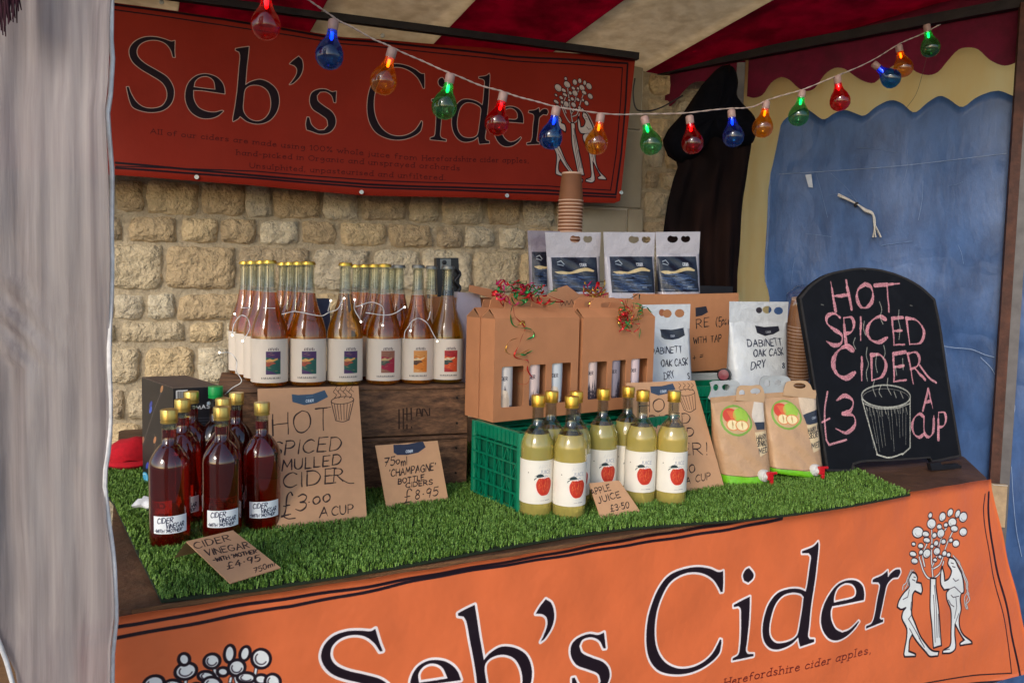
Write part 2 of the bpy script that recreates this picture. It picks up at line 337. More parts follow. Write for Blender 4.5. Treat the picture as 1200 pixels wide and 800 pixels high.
class MB:
    def __init__(s): s.v = []; s.f = []
    def add(s, V, Fc):
        n = len(s.v); s.v += [tuple(map(float, x)) for x in V]; s.f += [[i+n for i in f] for f in Fc]; return s
    def box(s, c, d, U=(1, 0, 0), V=(0, 1, 0), W=(0, 0, 1), bev=0):
        c = np.array(c, float); U, V, W = (np.array(x, float)*k/2 for x, k in zip((U, V, W), d)); P = []; k = 1
        if bev:
            e = [1-2*bev/x for x in d]
            for sx in (-1, 1):
                for sy in (-1, 1):
                    for sz in (-1, 1):
                        P += [c+U*sx+V*sy*e[1]+W*sz*e[2], c+U*sx*e[0]+V*sy+W*sz*e[2], c+U*sx*e[0]+V*sy*e[1]+W*sz]
            I = lambda a, b, c_, k: ((a*4+b*2+c_)*3+k); f = []
            for a in (0, 1):
                f += [[I(a, 0, 0, 0), I(a, 1, 0, 0), I(a, 1, 1, 0), I(a, 0, 1, 0)], [I(0, a, 0, 1), I(1, a, 0, 1), I(1, a, 1, 1), I(0, a, 1, 1)], [I(0, 0, a, 2), I(1, 0, a, 2), I(1, 1, a, 2), I(0, 1, a, 2)]]
                for b in (0, 1):
                    f += [[I(a, b, 0, 0), I(a, b, 1, 0), I(a, b, 1, 1), I(a, b, 0, 1)], [I(a, 0, b, 0), I(a, 1, b, 0), I(a, 1, b, 2), I(a, 0, b, 2)], [I(0, a, b, 1), I(1, a, b, 1), I(1, a, b, 2), I(0, a, b, 2)]]
                    for c_ in (0, 1): f += [[I(a, b, c_, 0), I(a, b, c_, 1), I(a, b, c_, 2)]]
            return s.add(P, f)
        for sx in (-1, 1):
            for sy in (-1, 1):
                for sz in (-1, 1): P.append(c+U*sx+V*sy+W*sz)
        return s.add(P, [[0, 1, 3, 2], [4, 6, 7, 5], [0, 4, 5, 1], [2, 3, 7, 6], [0, 2, 6, 4], [1, 5, 7, 3]])
    def bar(s, a, b, w_, h, up=(0, 0, 1)):
        a, b = np.array(a, float), np.array(b, float); d = b-a; L = np.linalg.norm(d); d = d/L; up = np.array(up, float); x = np.cross(d, up); x /= np.linalg.norm(x); z = np.cross(x, d)
        return s.box((a+b)/2, (L, w_, h), d, x, z)
    def tube(s, pts, r, n=8, cap=True, rs=None):
        P = [np.array(p, float) for p in pts]; base = len(s.v); V = []; f = []; t0 = P[1]-P[0]; up = np.array([0, 0, 1.]) if abs(t0[2]) < .9*np.linalg.norm(t0) else np.array([1., 0, 0]); x = np.cross(t0, up); x /= np.linalg.norm(x)
        for i, p in enumerate(P):
            t = P[min(i+1, len(P)-1)]-P[max(i-1, 0)]; t /= max(np.linalg.norm(t), 1e-9); x = x-t*x.dot(t); x /= max(np.linalg.norm(x), 1e-9); y = np.cross(t, x); rr = r*(rs[i] if rs else 1)
            V += [p+rr*(x*math.cos(a)+y*math.sin(a)) for a in [2*math.pi*k/n for k in range(n)]]
        for i in range(len(P)-1):
            f += [[i*n+k, i*n+(k+1) % n, (i+1)*n+(k+1) % n, (i+1)*n+k] for k in range(n)]
        if cap: f += [list(range(n))[::-1], [(len(P)-1)*n+k for k in range(n)]]
        return s.add(V, f)
    def ribbon(s, pts, ups, w_):
        V = []; 
        for p, u in zip(pts, ups): V += [np.array(p)-np.array(u)*w_/2, np.array(p)+np.array(u)*w_/2]
        return s.add(V, [[2*i, 2*i+1, 2*i+3, 2*i+2] for i in range(len(pts)-1)])
    def lathe(s, prof, n=32, c=(0, 0, 0), ax=None):
        c = np.array(c, float); A = np.array(ax if ax is not None else (0, 0, 1.)); A = A/np.linalg.norm(A); t = np.array([1., 0, 0]) if abs(A[0]) < .9 else np.array([0, 1., 0]); X = np.cross(t, A); X /= np.linalg.norm(X); Y = np.cross(A, X)
        V = []; f = []
        for r, z in prof: V += [c+A*z+r*(X*math.cos(a)+Y*math.sin(a)) for a in [2*math.pi*k/n for k in range(n)]]
        for i in range(len(prof)-1): f += [[i*n+k, i*n+(k+1) % n, (i+1)*n+(k+1) % n, (i+1)*n+k] for k in range(n)]
        if prof[0][0] > 1e-6: f.append(list(range(n))[::-1])
        if prof[-1][0] > 1e-6: f.append([(len(prof)-1)*n+k for k in range(n)])
        return s.add(V, f)
    def build(s, name, mat, parent=None, smooth=None, kind=None, base=None):
        o = mesh(name, s.v, s.f, mat, parent, kind=kind, base=base)
        if smooth: smooth_angle(o, smooth)
        return o
def slab(name, pl, outer, holes, th, mat, parent=None, ext=None, front=0.0, base=None, px=True, kind=None):
    """flat piece cut to an outline (photo pixels or plane coords), real thickness, optional holes"""
    cv = (lambda P: [pl.hit(p) for p in P]) if px else (lambda P: list(P))
    loops = [cv(outer)]+[cv(h) for h in holes]; flat = [q for l in loops for q in l]; n = len(flat)
    tris = tessellate_polygon([[Vector((a_, b_, 0)) for a_, b_ in l] for l in loops])
    V = [pl.P(a_, b_, front) for a_, b_ in flat]+[pl.P(a_, b_, front-th) for a_, b_ in flat]
    f = []
    for t in tris:
        a_, b_, c_ = (flat[i] for i in t); ar = (b_[0]-a_[0])*(c_[1]-a_[1])-(b_[1]-a_[1])*(c_[0]-a_[0])
        t = list(t) if ar > 0 else list(t)[::-1]
        if np.cross(pl.U, pl.V).dot(pl.N) < 0: t = t[::-1]
        f += [t, [i+n for i in t[::-1]]]
    k = 0
    for l in loops:
        m_ = len(l); f += [[k+i, k+(i+1) % m_, k+(i+1) % m_+n, k+i+n] for i in range(m_)]; k += m_
    uv = None
    if ext: s0, t0, s1, t1 = ext; uv = [((a_-s0)/(s1-s0), (b_-t0)/(t1-t0)) for a_, b_ in flat]*2
    return mesh(name, V, f, mat, parent, uv=uv, base=base, kind=kind)
def surf(name, fn, nu, nv, mat, parent=None, uvf=None, th=0, N=None, base=None, smooth=True, kind=None):
    V = []; uv = []
    for j in range(nv+1):
        for i in range(nu+1): V.append(fn(i/nu, j/nv)); uv.append(uvf(i/nu, j/nv) if uvf else (i/nu, j/nv))
    f = [[j*(nu+1)+i, j*(nu+1)+i+1, (j+1)*(nu+1)+i+1, (j+1)*(nu+1)+i] for j in range(nv) for i in range(nu)]
    if th:
        n = len(V); N = np.array(N, float); V += [np.array(v)-N*th for v in V]; uv += uv; f += [[a_+n for a_ in q[::-1]] for q in f]
        b = [i for i in range(nu+1)]+[j*(nu+1)+nu for j in range(1, nv+1)]+[nv*(nu+1)+i for i in range(nu-1, -1, -1)]+[j*(nu+1) for j in range(nv-1, 0, -1)]
        f += [[b[i], b[(i+1) % len(b)], b[(i+1) % len(b)]+n, b[i]+n] for i in range(len(b))]
    return mesh(name, V, f, mat, parent, uv=uv, smooth=smooth, base=base, kind=kind)
def copy_tree(o, parent=None):
    c = o.copy(); COL.objects.link(c)
    if parent is not None: c.parent = parent
    for ch in list(o.children): copy_tree(ch, c)
    return c
def quadcoords(pl, q):      # photo quad TL,TR,BR,BL -> plane coords
    return [pl.hit(p) for p in q]
# ================================================================ SETTING
ground = mesh('ground', [(-40, -40, 0), (40, -40, 0), (40, 40, 0), (-40, 40, 0)], [[0, 1, 2, 3]], M('paving', (120, 112, 104), .85, .2, 3, .4, 30)); ground['kind'] = 'structure'

# ---- stone wall behind the stall
A1, B1 = ray((140, 400)), ray((750, 400)); wa = CAM+A1*(2.92/A1[1]); wb = CAM+B1*(3.38/B1[1])
WP = vplane((wa[0], wa[1]), (wb[0], wb[1]))
STC = [(206, 188, 156), (196, 172, 136), (218, 204, 176), (188, 168, 138), (212, 188, 148), (206, 192, 166)]
STM = [M('stone_%d' % i, c, .92, .2, 11, 1.0, 26, detail=9, bd=.045) for i, c in enumerate(STC)]
wall = thing('stone_wall', 'coursed rough yellow limestone wall with recessed mortar behind the stall', 'wall', WP.P(0, 0, 0))
s_end = WP.hit((905, 300))[0]
mesh_w = MB().box(WP.P(-2.4+(s_end+2.4)/2, 1.9, -.214), (s_end+2.4, .4, 3.8), WP.U, WP.N, WP.V)
mesh_w.build('mortar', M('mortar', (172, 158, 134), .95, .16, 14, 1, 60, bd=.012), wall)
rects = []
def row(y0a, y0b, y1a, y1b, xs):      # y at px x=150 and x=600, stones as px x pairs
    for a_, b_ in xs:
        f = lambda x, p, q: p+(q-p)*(x-150)/450
        q = [WP.hit((x, f(x, ya, yb))) for x, ya, yb in ((a_, y0a, y0b), (b_, y0a, y0b), (b_, y1a, y1b), (a_, y1a, y1b))]
        rects.append(q)
row(211, 229, 247, 264, [(136, 167.5), (172, 231.6), (235, 285), (287, 317), (320.5, 374), (380, 420), (425, 474.5), (481, 513), (519, 566), (572, 609), (614, 649), (653, 680)])
row(253, 268, 281, 291, [(118, 143), (150.5, 206), (211.5, 254), (258, 298.5), (304, 350), (354.6, 394.5), (399.5, 452), (457, 506), (511, 542), (545.5, 580), (586, 616), (620, 668)])
row(287, 296, 337, 341, [(108, 188), (195, 275), (279.7, 362), (368, 431), (438, 491), (496, 552.5), (556, 607.5), (611, 668)])
row(345, 346, 374, 372, [(98, 128), (133, 167), (172, 204), (208, 288), (293, 350), (356, 410), (416, 470), (476, 540), (545, 610), (615, 668)])
row(379, 377, 400, 398, [(90, 134), (141, 216), (222, 261), (266, 330), (336, 400), (406, 470), (476, 520), (526, 600), (606, 668)])
row(408, 404, 449, 440, [(92, 122), (128, 161), (170, 227), (233, 268), (274, 350), (356, 430), (436, 500), (506, 580), (586, 668)])
row(457, 447, 490, 476, [(96, 123), (130, 143), (148, 196), (202, 260), (266, 340), (346, 420), (426, 500), (506, 590), (596, 668)])
row(497, 482, 533, 514, [(80, 124), (129, 166), (171, 240), (246, 320), (326, 400), (406, 500), (506, 600)])
row(540, 520, 575, 552, [(84, 144), (150, 200), (206, 290), (296, 380)])
rr = random.Random(3)
jl, jr_, jt = WP.hit((668, 300))[0], WP.hit((751, 300))[0], WP.hit((751, 243))[1]
def rand_rows(s0, s1, t0, t1, hmin=.1, hmax=.17, wmin=.14, wmax=.3):
    t = t0
    while t < t1-.05:
        h = min(rr.uniform(hmin, hmax), t1-t); s = s0-rr.uniform(0, .1)
        while s < s1:
            w_ = rr.uniform(wmin, wmax); e_ = min(s+w_, s1)
            if e_-max(s, s0) > .05: rects.append([(max(s, s0)+.008, t+h-.009), (e_-.008, t+h-.009), (e_-.008, t+.009), (max(s, s0)+.008, t+.009)])
            s = e_
        t += h
tt = WP.hit((380, 219))[1]+.02
rand_rows(-.55, jl, tt+.12, 2.75)
rand_rows(jr_+.004, s_end-.02, 1.0, 2.75, .07, .13, .1, .2)
rand_rows(-1.1, -.24, .75, tt+.1, .11, .19, .16, .32)
rects = rects[:295]
def stone(q, mat_i, base=0.0):
    (a0, c0), (a1, c1), (a2, c2), (a3, c3) = q; g_ = .0035; a0 -= g_; a3 -= g_; a1 += g_; a2 += g_; c0 += g_; c1 += g_; c2 -= g_; c3 -= g_; w_ = a1-a0; h = c0-c3; nx, ny = max(4, min(10, int(w_/.02))), max(3, min(7, int(h/.02)))
    seed = rr.uniform(0, 1000); V = []; bl = rr.uniform(.004, .016); tilt = rr.uniform(-.3, .3); tl2 = rr.uniform(-.3, .3)
    cr = [(rr.uniform(-.005, .005), rr.uniform(-.005, .005)) for _ in range(4)]; eu, ev = .007/w_, .007/h
    us = [0, eu]+[eu+(1-2*eu)*k/(nx-2) for k in range(1, nx-2)]+[1-eu, 1]; vs = [0, ev]+[ev+(1-2*ev)*k/(ny-2) for k in range(1, max(ny-2, 1))]+[1-ev, 1]; nx, ny = len(us)-1, len(vs)-1
    for j in range(ny+1):
        for i in range(nx+1):
            u, v = us[i], vs[j]
            a_ = (a3*(1-u)+a2*u)*(1-v)+(a0*(1-u)+a1*u)*v; b_ = (c3*(1-u)+c2*u)*(1-v)+(c0*(1-u)+c1*u)*v
            for (cx, cy), wgt in zip(cr, ((1-u)*(1-v), u*(1-v), u*v, (1-u)*v)): a_ += cx*wgt; b_ += cy*wgt
            ei, ej = min(i, nx-i), min(j, ny-j); e_ = min(ei, ej)
            if ei < 2: a_ += .003*math.sin(seed+b_*90)+.002*math.sin(seed*2+b_*260)
            if ej < 2: b_ += .003*math.sin(seed+a_*80)+.002*math.sin(seed+a_*230)
            if ei < 2 and ej < 2: a_ += (.004 if u < .5 else -.004); b_ += (.0035 if v < .5 else -.0035)
            o = bl*(.6 if e_ < 2 else 1)+.03*tilt*(u-.5)+.02*tl2*(v-.5)+.004*math.sin(seed+a_*62+b_*30)+.0035*math.sin(seed*3+a_*120-b_*140)+rr.uniform(-.0045, .0045)
            V.append(WP.P(a_, b_, -.02 if e_ == 0 else max(-.010, o*.55-.002)))
    f = [[j*(nx+1)+i, j*(nx+1)+i+1, (j+1)*(nx+1)+i+1, (j+1)*(nx+1)+i] for j in range(ny) for i in range(nx)]
    return mesh('stone', V, f, STM[mat_i], wall, smooth=True)
for q in rects: stone(q, rr.randrange(6))
# dressed limestone jamb blocks
def blk(name, x0, x1, y0, y1, mat, parent, o=0.0, th=.06):
    pl = WP; a_ = pl.hit((x0, (y0+y1)/2))[0]; b_ = pl.hit((x1, (y0+y1)/2))[0]; m_ = (x0+x1)/2; c_ = pl.hit((m_, y1))[1]; d_ = pl.hit((m_, y0))[1]
    return MB().box(pl.P((a_+b_)/2, (c_+d_)/2, o-th/2), (b_-a_, d_-c_, th), pl.U, pl.V, pl.N, bev=.003).build(name, mat, parent)
AM = M('dressed_stone', (158, 150, 132), .8, .06, 6, .2, 40)
ash = thing('stone_door_jamb', 'smooth grey dressed limestone blocks at the opening right of the rear banner', 'door jamb', WP.P(.3, 0, 0))
for x0, x1, y0, y1 in ((671, 751.5, 60, 150), (671, 751.5, 152, 242.5), (671, 732, 245, 330), (734, 751.5, 245, 330), (671, 751.5, 332, 420)): blk('ashlar_block', x0, x1, y0, y1, AM, ash, .012)
MB().box((lambda a_, b_: WP.P((a_+b_)/2, 1.75, -.012))(WP.hit((671, 300))[0], WP.hit((751, 300))[0]), (.27, 2.3, .02), WP.U, WP.V, WP.N).build('pale_joint', M('lime', (205, 200, 186), .9, .05), ash)

# ================================================================ COUNTER
tA = np.array([-.625, 1.165]); tB = np.array([1.375, 2.165])
TU = np.array([*(tB-tA), 0]); TU /= np.linalg.norm(TU); TV = np.array([-TU[1], TU[0], 0]); ZZ = np.array([0, 0, 1.])
top = [tuple(tA), tuple(tB), (1.49, 2.49), (1.2, 2.95), (-.2, 2.98), (-1.32, 2.56)]
cA = at_z((137, 723)); 
WOODD = M('dark_plywood', (96, 66, 46), .55, .25, 5, .5, 40, stretch=(1, 1, 1), col2=(74, 50, 36), rvar=.12)
WOODE = M('ply_edge', (120, 82, 50), .75, .35, 9, .5, 60, stretch=(1, 1, 14))
counter = thing('stall_counter', 'dark stained plywood trestle counter carrying the cider display', 'table', (tA[0], tA[1], 0))
def round_poly(P, r, k=5):
    out = []
    for i, p in enumerate(P):
        a_, b_ = np.array(P[i-1]), np.array(P[(i+1) % len(P)]); p = np.array(p); u = (a_-p)/np.linalg.norm(a_-p); v = (b_-p)/np.linalg.norm(b_-p)
        for t in range(k): s_ = t/(k-1); out.append(tuple((1-s_)**2*(p+u*r)+2*s_*(1-s_)*p+s_*s_*(p+v*r)))
    return out
TPL = Plane((0, 0, GZ-.008), (1, 0, 0), (0, 1, 0)); TPL.N = ZZ
slab('counter_top', TPL, round_poly(top, .035), [], .018, WOODD, counter, px=False)
for (x, y) in ((-.5, 1.32), (1.25, 2.2), (.9, 2.8), (-1.1, 2.45)):
    MB().box((x, y, (GZ-.03)/2), (.05, .05, GZ-.03)).build('leg', WOODE, counter)
MB().bar((-.55, 1.26, GZ-.06), (1.3, 2.19, GZ-.06), .03, .06).build('apron_rail', WOODE, counter)
EDGE = MB(); a_ = np.array([*(tA+np.array(TU[:2])*.036), GZ-.0172])-TV*.0012; b_ = np.array([*(tB-np.array(TU[:2])*.036), GZ-.0172])-TV*.0012; EDGE.bar(a_, b_, .0015, .0165).build('edge_strip', WOODE, counter)

# ---- artificial grass mat
gp = [(189, 702), (300, 689), (400, 674), (470, 662), (547, 648), (610, 637), (667, 627), (735, 618), (800, 613), (870, 608), (933, 601), (1000, 591), (1067, 578), (1040, 566), (1013, 553), (985, 545), (960, 540)]
GP = [tuple(at_z(p, GZ)[:2]) for p in gp]+[(.8, 2.62), (.1, 2.5), (-.5, 2.38), (-1.22, 2.12)]+[tuple(at_z(p, GZ)[:2]) for p in ((134, 590), (160, 645))]
mat_ = thing('grass_mat', 'bright green artificial grass mat spread over the counter under the bottles', 'artificial grass', (GP[0][0], GP[0][1], GZ))
GPL = Plane((0, 0, GZ-.001), (1, 0, 0), (0, 1, 0)); GPL.N = ZZ
slab('backing', GPL, GP, [], .005, M('mat_backing', (22, 34, 16), .9, .2, 30), mat_, px=False)
def inside(X, Y, P):
    r = np.zeros(len(X), bool)
    for i in range(len(P)):
        x1, y1 = P[i-1]; x2, y2 = P[i]
        c = ((y1 > Y) != (y2 > Y)) & (X < (x2-x1)*(Y-y1)/((y2-y1)+1e-12)+x1); r ^= c
    return r
N = 250000; Pm = np.array(GP); X = rng.uniform(Pm[:, 0].min(), Pm[:, 0].max(), N); Y = rng.uniform(Pm[:, 1].min(), Pm[:, 1].max(), N)
k = inside(X, Y, GP); X, Y = X[k], Y[k]
keep = rng.random(len(X)) < np.clip(1.75/Y, .5, 1)**1.5; X, Y = X[keep], Y[keep]; n = len(X)
cx = np.round(X/.006); cy = np.round(Y/.006); hs = np.abs(np.sin(cx*12.9898+cy*78.233)*43758.5453) % 1; h2 = np.abs(np.sin(cx*39.3+cy*11.1)*23421.6) % 1
an = hs*6.283+rng.normal(0, .7, n); ln_ = .0015+.0055*h2*rng.random(n)+.001; hh = .006+.005*rng.random(n); wd = .0009+.0004*rng.random(n)
dx, dy = np.cos(an), np.sin(an); B0 = np.stack([X-dy*wd, Y+dx*wd, np.full(n, GZ-.001)], 1); B1 = np.stack([X+dy*wd, Y-dx*wd, np.full(n, GZ-.001)], 1)
M0 = np.stack([X+dx*ln_*.35-dy*wd, Y+dy*ln_*.35+dx*wd, GZ+hh*.65], 1); M1 = np.stack([X+dx*ln_*.35+dy*wd, Y+dy*ln_*.35-dx*wd, GZ+hh*.65], 1)
T = np.stack([X+dx*ln_, Y+dy*ln_, GZ+hh], 1)
V = np.stack([B0, B1, M1, M0, T], 1).reshape(-1, 3)-np.array([GP[0][0], GP[0][1], GZ])
me = bpy.data.meshes.new('grass_blades'); me.vertices.add(n*5); me.vertices.foreach_set('co', V.ravel())
me.loops.add(n*7); me.polygons.add(n*2); ii = np.arange(n)*5
lp = np.stack([ii, ii+1, ii+2, ii+3, ii+3, ii+2, ii+4], 1).ravel(); me.loops.foreach_set('vertex_index', lp.astype(np.int32))
ls = np.stack([np.arange(n)*7, np.arange(n)*7+4], 1).ravel(); me.polygons.foreach_set('loop_start', ls.astype(np.int32)); me.update()
ob = bpy.data.objects.new('grass_blades', me); COL.objects.link(ob); ob.parent = mat_; ob['kind'] = 'stuff'
gm = bpy.data.materials.new('grass'); gm.use_nodes = True; nt = gm.node_tree; L = nt.links.new; pb = nt.nodes['Principled BSDF']; pb.inputs['Roughness'].default_value = .62; pb.inputs['Specular IOR Level'].default_value = .3
gi = nd(nt, 'ShaderNodeTexCoord'); gn = nd(nt, 'ShaderNodeTexNoise', Scale=420, Detail=1); L(gi.outputs['Object'], gn.inputs[0]); gr = nd(nt, 'ShaderNodeValToRGB'); cr = gr.color_ramp
cr.elements[0].position = .3; cr.elements[0].color = S(54, 84, 26); cr.elements[1].position = .72; cr.elements[1].color = S(146, 176, 88); el = cr.elements.new(.5); el.color = S(92, 130, 46)
L(gn.outputs[0], gr.inputs[0]); L(gr.outputs[0], pb.inputs['Base Color']); me.materials.append(gm)

# ================================================================ BANNERS
front = vplane((tA[0]-TV[0]*.006, tA[1]-TV[1]*.006), (tB[0]-TV[0]*.006, tB[1]-TV[1]*.006))
bA, bB = ray((133, 205)), ray((742, 150)); pa = CAM+bA*(2.7/bA[1]); pb_ = CAM+bB*(3.2/bB[1]); back = vplane((pa[0], pa[1]), (pb_[0], pb_[1]))
k1 = K(740, 600, 4); k2 = K(1020, 580, 3.638); k3 = K(130, 30, 4); k4 = K(800, 533, 3); k5 = K(340, 640, 3)
GF = {  # glyph outlines, front photo pixels: list of loops
 'C': [k1([(420, 270), (422, 320), (421, 368), (412, 370), (400, 345), (375, 310), (330, 283), (270, 275), (215, 290), (170, 325), (135, 385), (108, 460), (98, 540), (104, 610), (125, 665), (160, 705), (210, 725), (265, 720), (320, 695), (365, 655), (395, 605), (403, 588), (409, 590), (408, 610), (395, 655), (340, 705), (270, 740), (200, 752), (130, 740), (90, 705), (66, 650), (58, 575), (66, 490), (90, 415), (125, 345), (170, 290), (230, 262), (300, 252), (360, 260), (395, 275), (412, 274)])],
 'dot': [k1([(545, 258), (565, 285), (562, 305), (540, 325), (520, 315), (515, 290), (530, 265)])],
 'i': [k1([(544, 389), (542, 420), (535, 500), (525, 600), (522, 640), (532, 655), (560, 656), (560, 666), (460, 685), (461, 675), (485, 660), (492, 640), (498, 560), (500, 480), (500, 445), (490, 433), (470, 438), (470, 428), (505, 408)])],
 'd': [k1([(862, 133), (864, 150), (855, 230), (845, 330), (830, 440), (820, 520), (812, 572), (818, 585), (838, 585), (838, 597), (775, 620), (771, 602), (768, 578), (735, 610), (680, 635), (640, 630), (610, 595), (600, 540), (608, 480), (630, 420), (670, 370), (720, 352), (770, 352), (805, 365), (812, 330), (822, 250), (828, 200), (818, 186), (790, 187), (790, 178), (840, 155)]),
       k1([(795, 390), (780, 375), (740, 368), (695, 380), (660, 420), (640, 480), (632, 540), (640, 580), (665, 605), (700, 605), (740, 590), (765, 565), (780, 500), (790, 440)])],
 'e': [k1([(1070, 402), (1073, 370), (1065, 335), (1040, 315), (1000, 315), (955, 335), (915, 380), (885, 440), (873, 500), (880, 545), (905, 580), (940, 588), (985, 570), (1025, 535), (1048, 503), (1044, 500), (1035, 510), (1000, 540), (965, 552), (935, 535), (918, 495), (918, 455), (926, 432), (960, 426)]),
       k1([(934, 416), (938, 385), (955, 350), (990, 328), (1020, 330), (1036, 350), (1035, 380), (1020, 395), (975, 407)])],
 'r': [k4([(655, 441), (658, 432), (690, 418), (710, 402), (711, 425), (722, 410), (738, 398), (752, 397), (755, 408), (747, 425), (728, 428), (708, 450), (700, 480), (690, 530), (682, 568), (688, 574), (695, 573), (695, 581), (632, 603), (632, 595), (652, 585), (662, 560), (672, 500), (682, 452), (676, 442)])]}
GB = {
 'S': [k3([(299, 73), (298, 120), (300, 150), (291, 149), (280, 115), (255, 85), (215, 70), (170, 72), (135, 90), (120, 120), (128, 150), (160, 180), (215, 212), (265, 245), (292, 290), (295, 330), (280, 370), (245, 398), (195, 408), (145, 402), (105, 385), (90, 355), (80, 315), (75, 291), (84, 290), (95, 320), (120, 360), (155, 385), (200, 390), (240, 378), (262, 345), (262, 305), (240, 268), (190, 235), (140, 205), (105, 175), (88, 140), (90, 105), (115, 75), (155, 57), (205, 55), (250, 65), (282, 76)])],
 'e1': [k3([(533, 320), (530, 290), (517, 263), (490, 240), (445, 228), (400, 238), (365, 270), (350, 315), (352, 360), (375, 405), (415, 432), (460, 437), (500, 425), (527, 402), (520, 400), (490, 408), (450, 405), (410, 385), (388, 345), (386, 304), (430, 306), (480, 313)]),
        k3([(388, 290), (395, 262), (420, 242), (455, 240), (482, 260), (490, 302), (440, 297)])],
 'b': [k3([(646, 98), (642, 140), (635, 200), (629, 278), (655, 262), (700, 252), (745, 270), (778, 305), (788, 355), (775, 405), (740, 445), (690, 460), (640, 450), (605, 425), (595, 437), (573, 450), (572, 438), (582, 380), (592, 300), (600, 200), (605, 140), (600, 122), (583, 114), (584, 107), (605, 103)]),
       k3([(628, 297), (655, 278), (700, 280), (735, 305), (750, 350), (745, 400), (720, 435), (685, 448), (645, 435), (620, 400), (620, 350)])],
 'ap': [k3([(880, 147), (896, 165), (899, 205), (885, 240), (855, 270), (837, 277), (850, 262), (870, 230), (872, 205), (860, 190), (838, 181), (855, 165)])],
 's': [k3([(1056, 310), (1053, 362), (1045, 360), (1035, 330), (1010, 312), (980, 312), (965, 330), (970, 355), (1000, 380), (1035, 405), (1052, 435), (1050, 470), (1025, 500), (980, 508), (940, 495), (918, 488), (914, 462), (920, 430), (929, 431), (940, 465), (970, 490), (1000, 490), (1018, 470), (1012, 440), (980, 415), (945, 390), (932, 355), (940, 320), (965, 303), (1005, 300), (1035, 312)])]}
# homography between the two banners (same artwork), front photo px -> back photo px
src = [(845, 668), (754.5, 743), (788, 788), (866, 768), (955.5, 633), (949, 747), (1031, 726), (1094, 765), (1108, 594), (1054, 764), (562.7, 702.7), (641.7, 696), (708.3, 736.7), (540, 720), (436.7, 740), (438.3, 775)]
dst = [(499, 90), (428, 133), (460, 167), (511.5, 167), (573, 87), (576, 166), (633, 167), (680, 203), (680, 88), (647, 202), (291, 55), (350, 67), (394, 107), (276, 57.5), (204, 48), (203, 67.5)]
def homog(s_, d_):
    A = []
    for (x, y), (u, v) in zip(s_, d_): x, y, u, v = x/1000, y/1000, u/1000, v/1000; A += [[x, y, 1, 0, 0, 0, -u*x, -u*y, -u], [0, 0, 0, x, y, 1, -v*x, -v*y, -v]]
    H = np.linalg.svd(np.array(A))[2][-1].reshape(3, 3)
    return lambda p: (lambda q: (q[0]/q[2]*1000, q[1]/q[2]*1000))(H @ np.array([p[0]/1000, p[1]/1000, 1]))
f2b, b2f = homog(src, dst), homog(dst, src)
INK = (26, 12, 24); WHT = (236, 226, 226); ORG = (216, 108, 62)
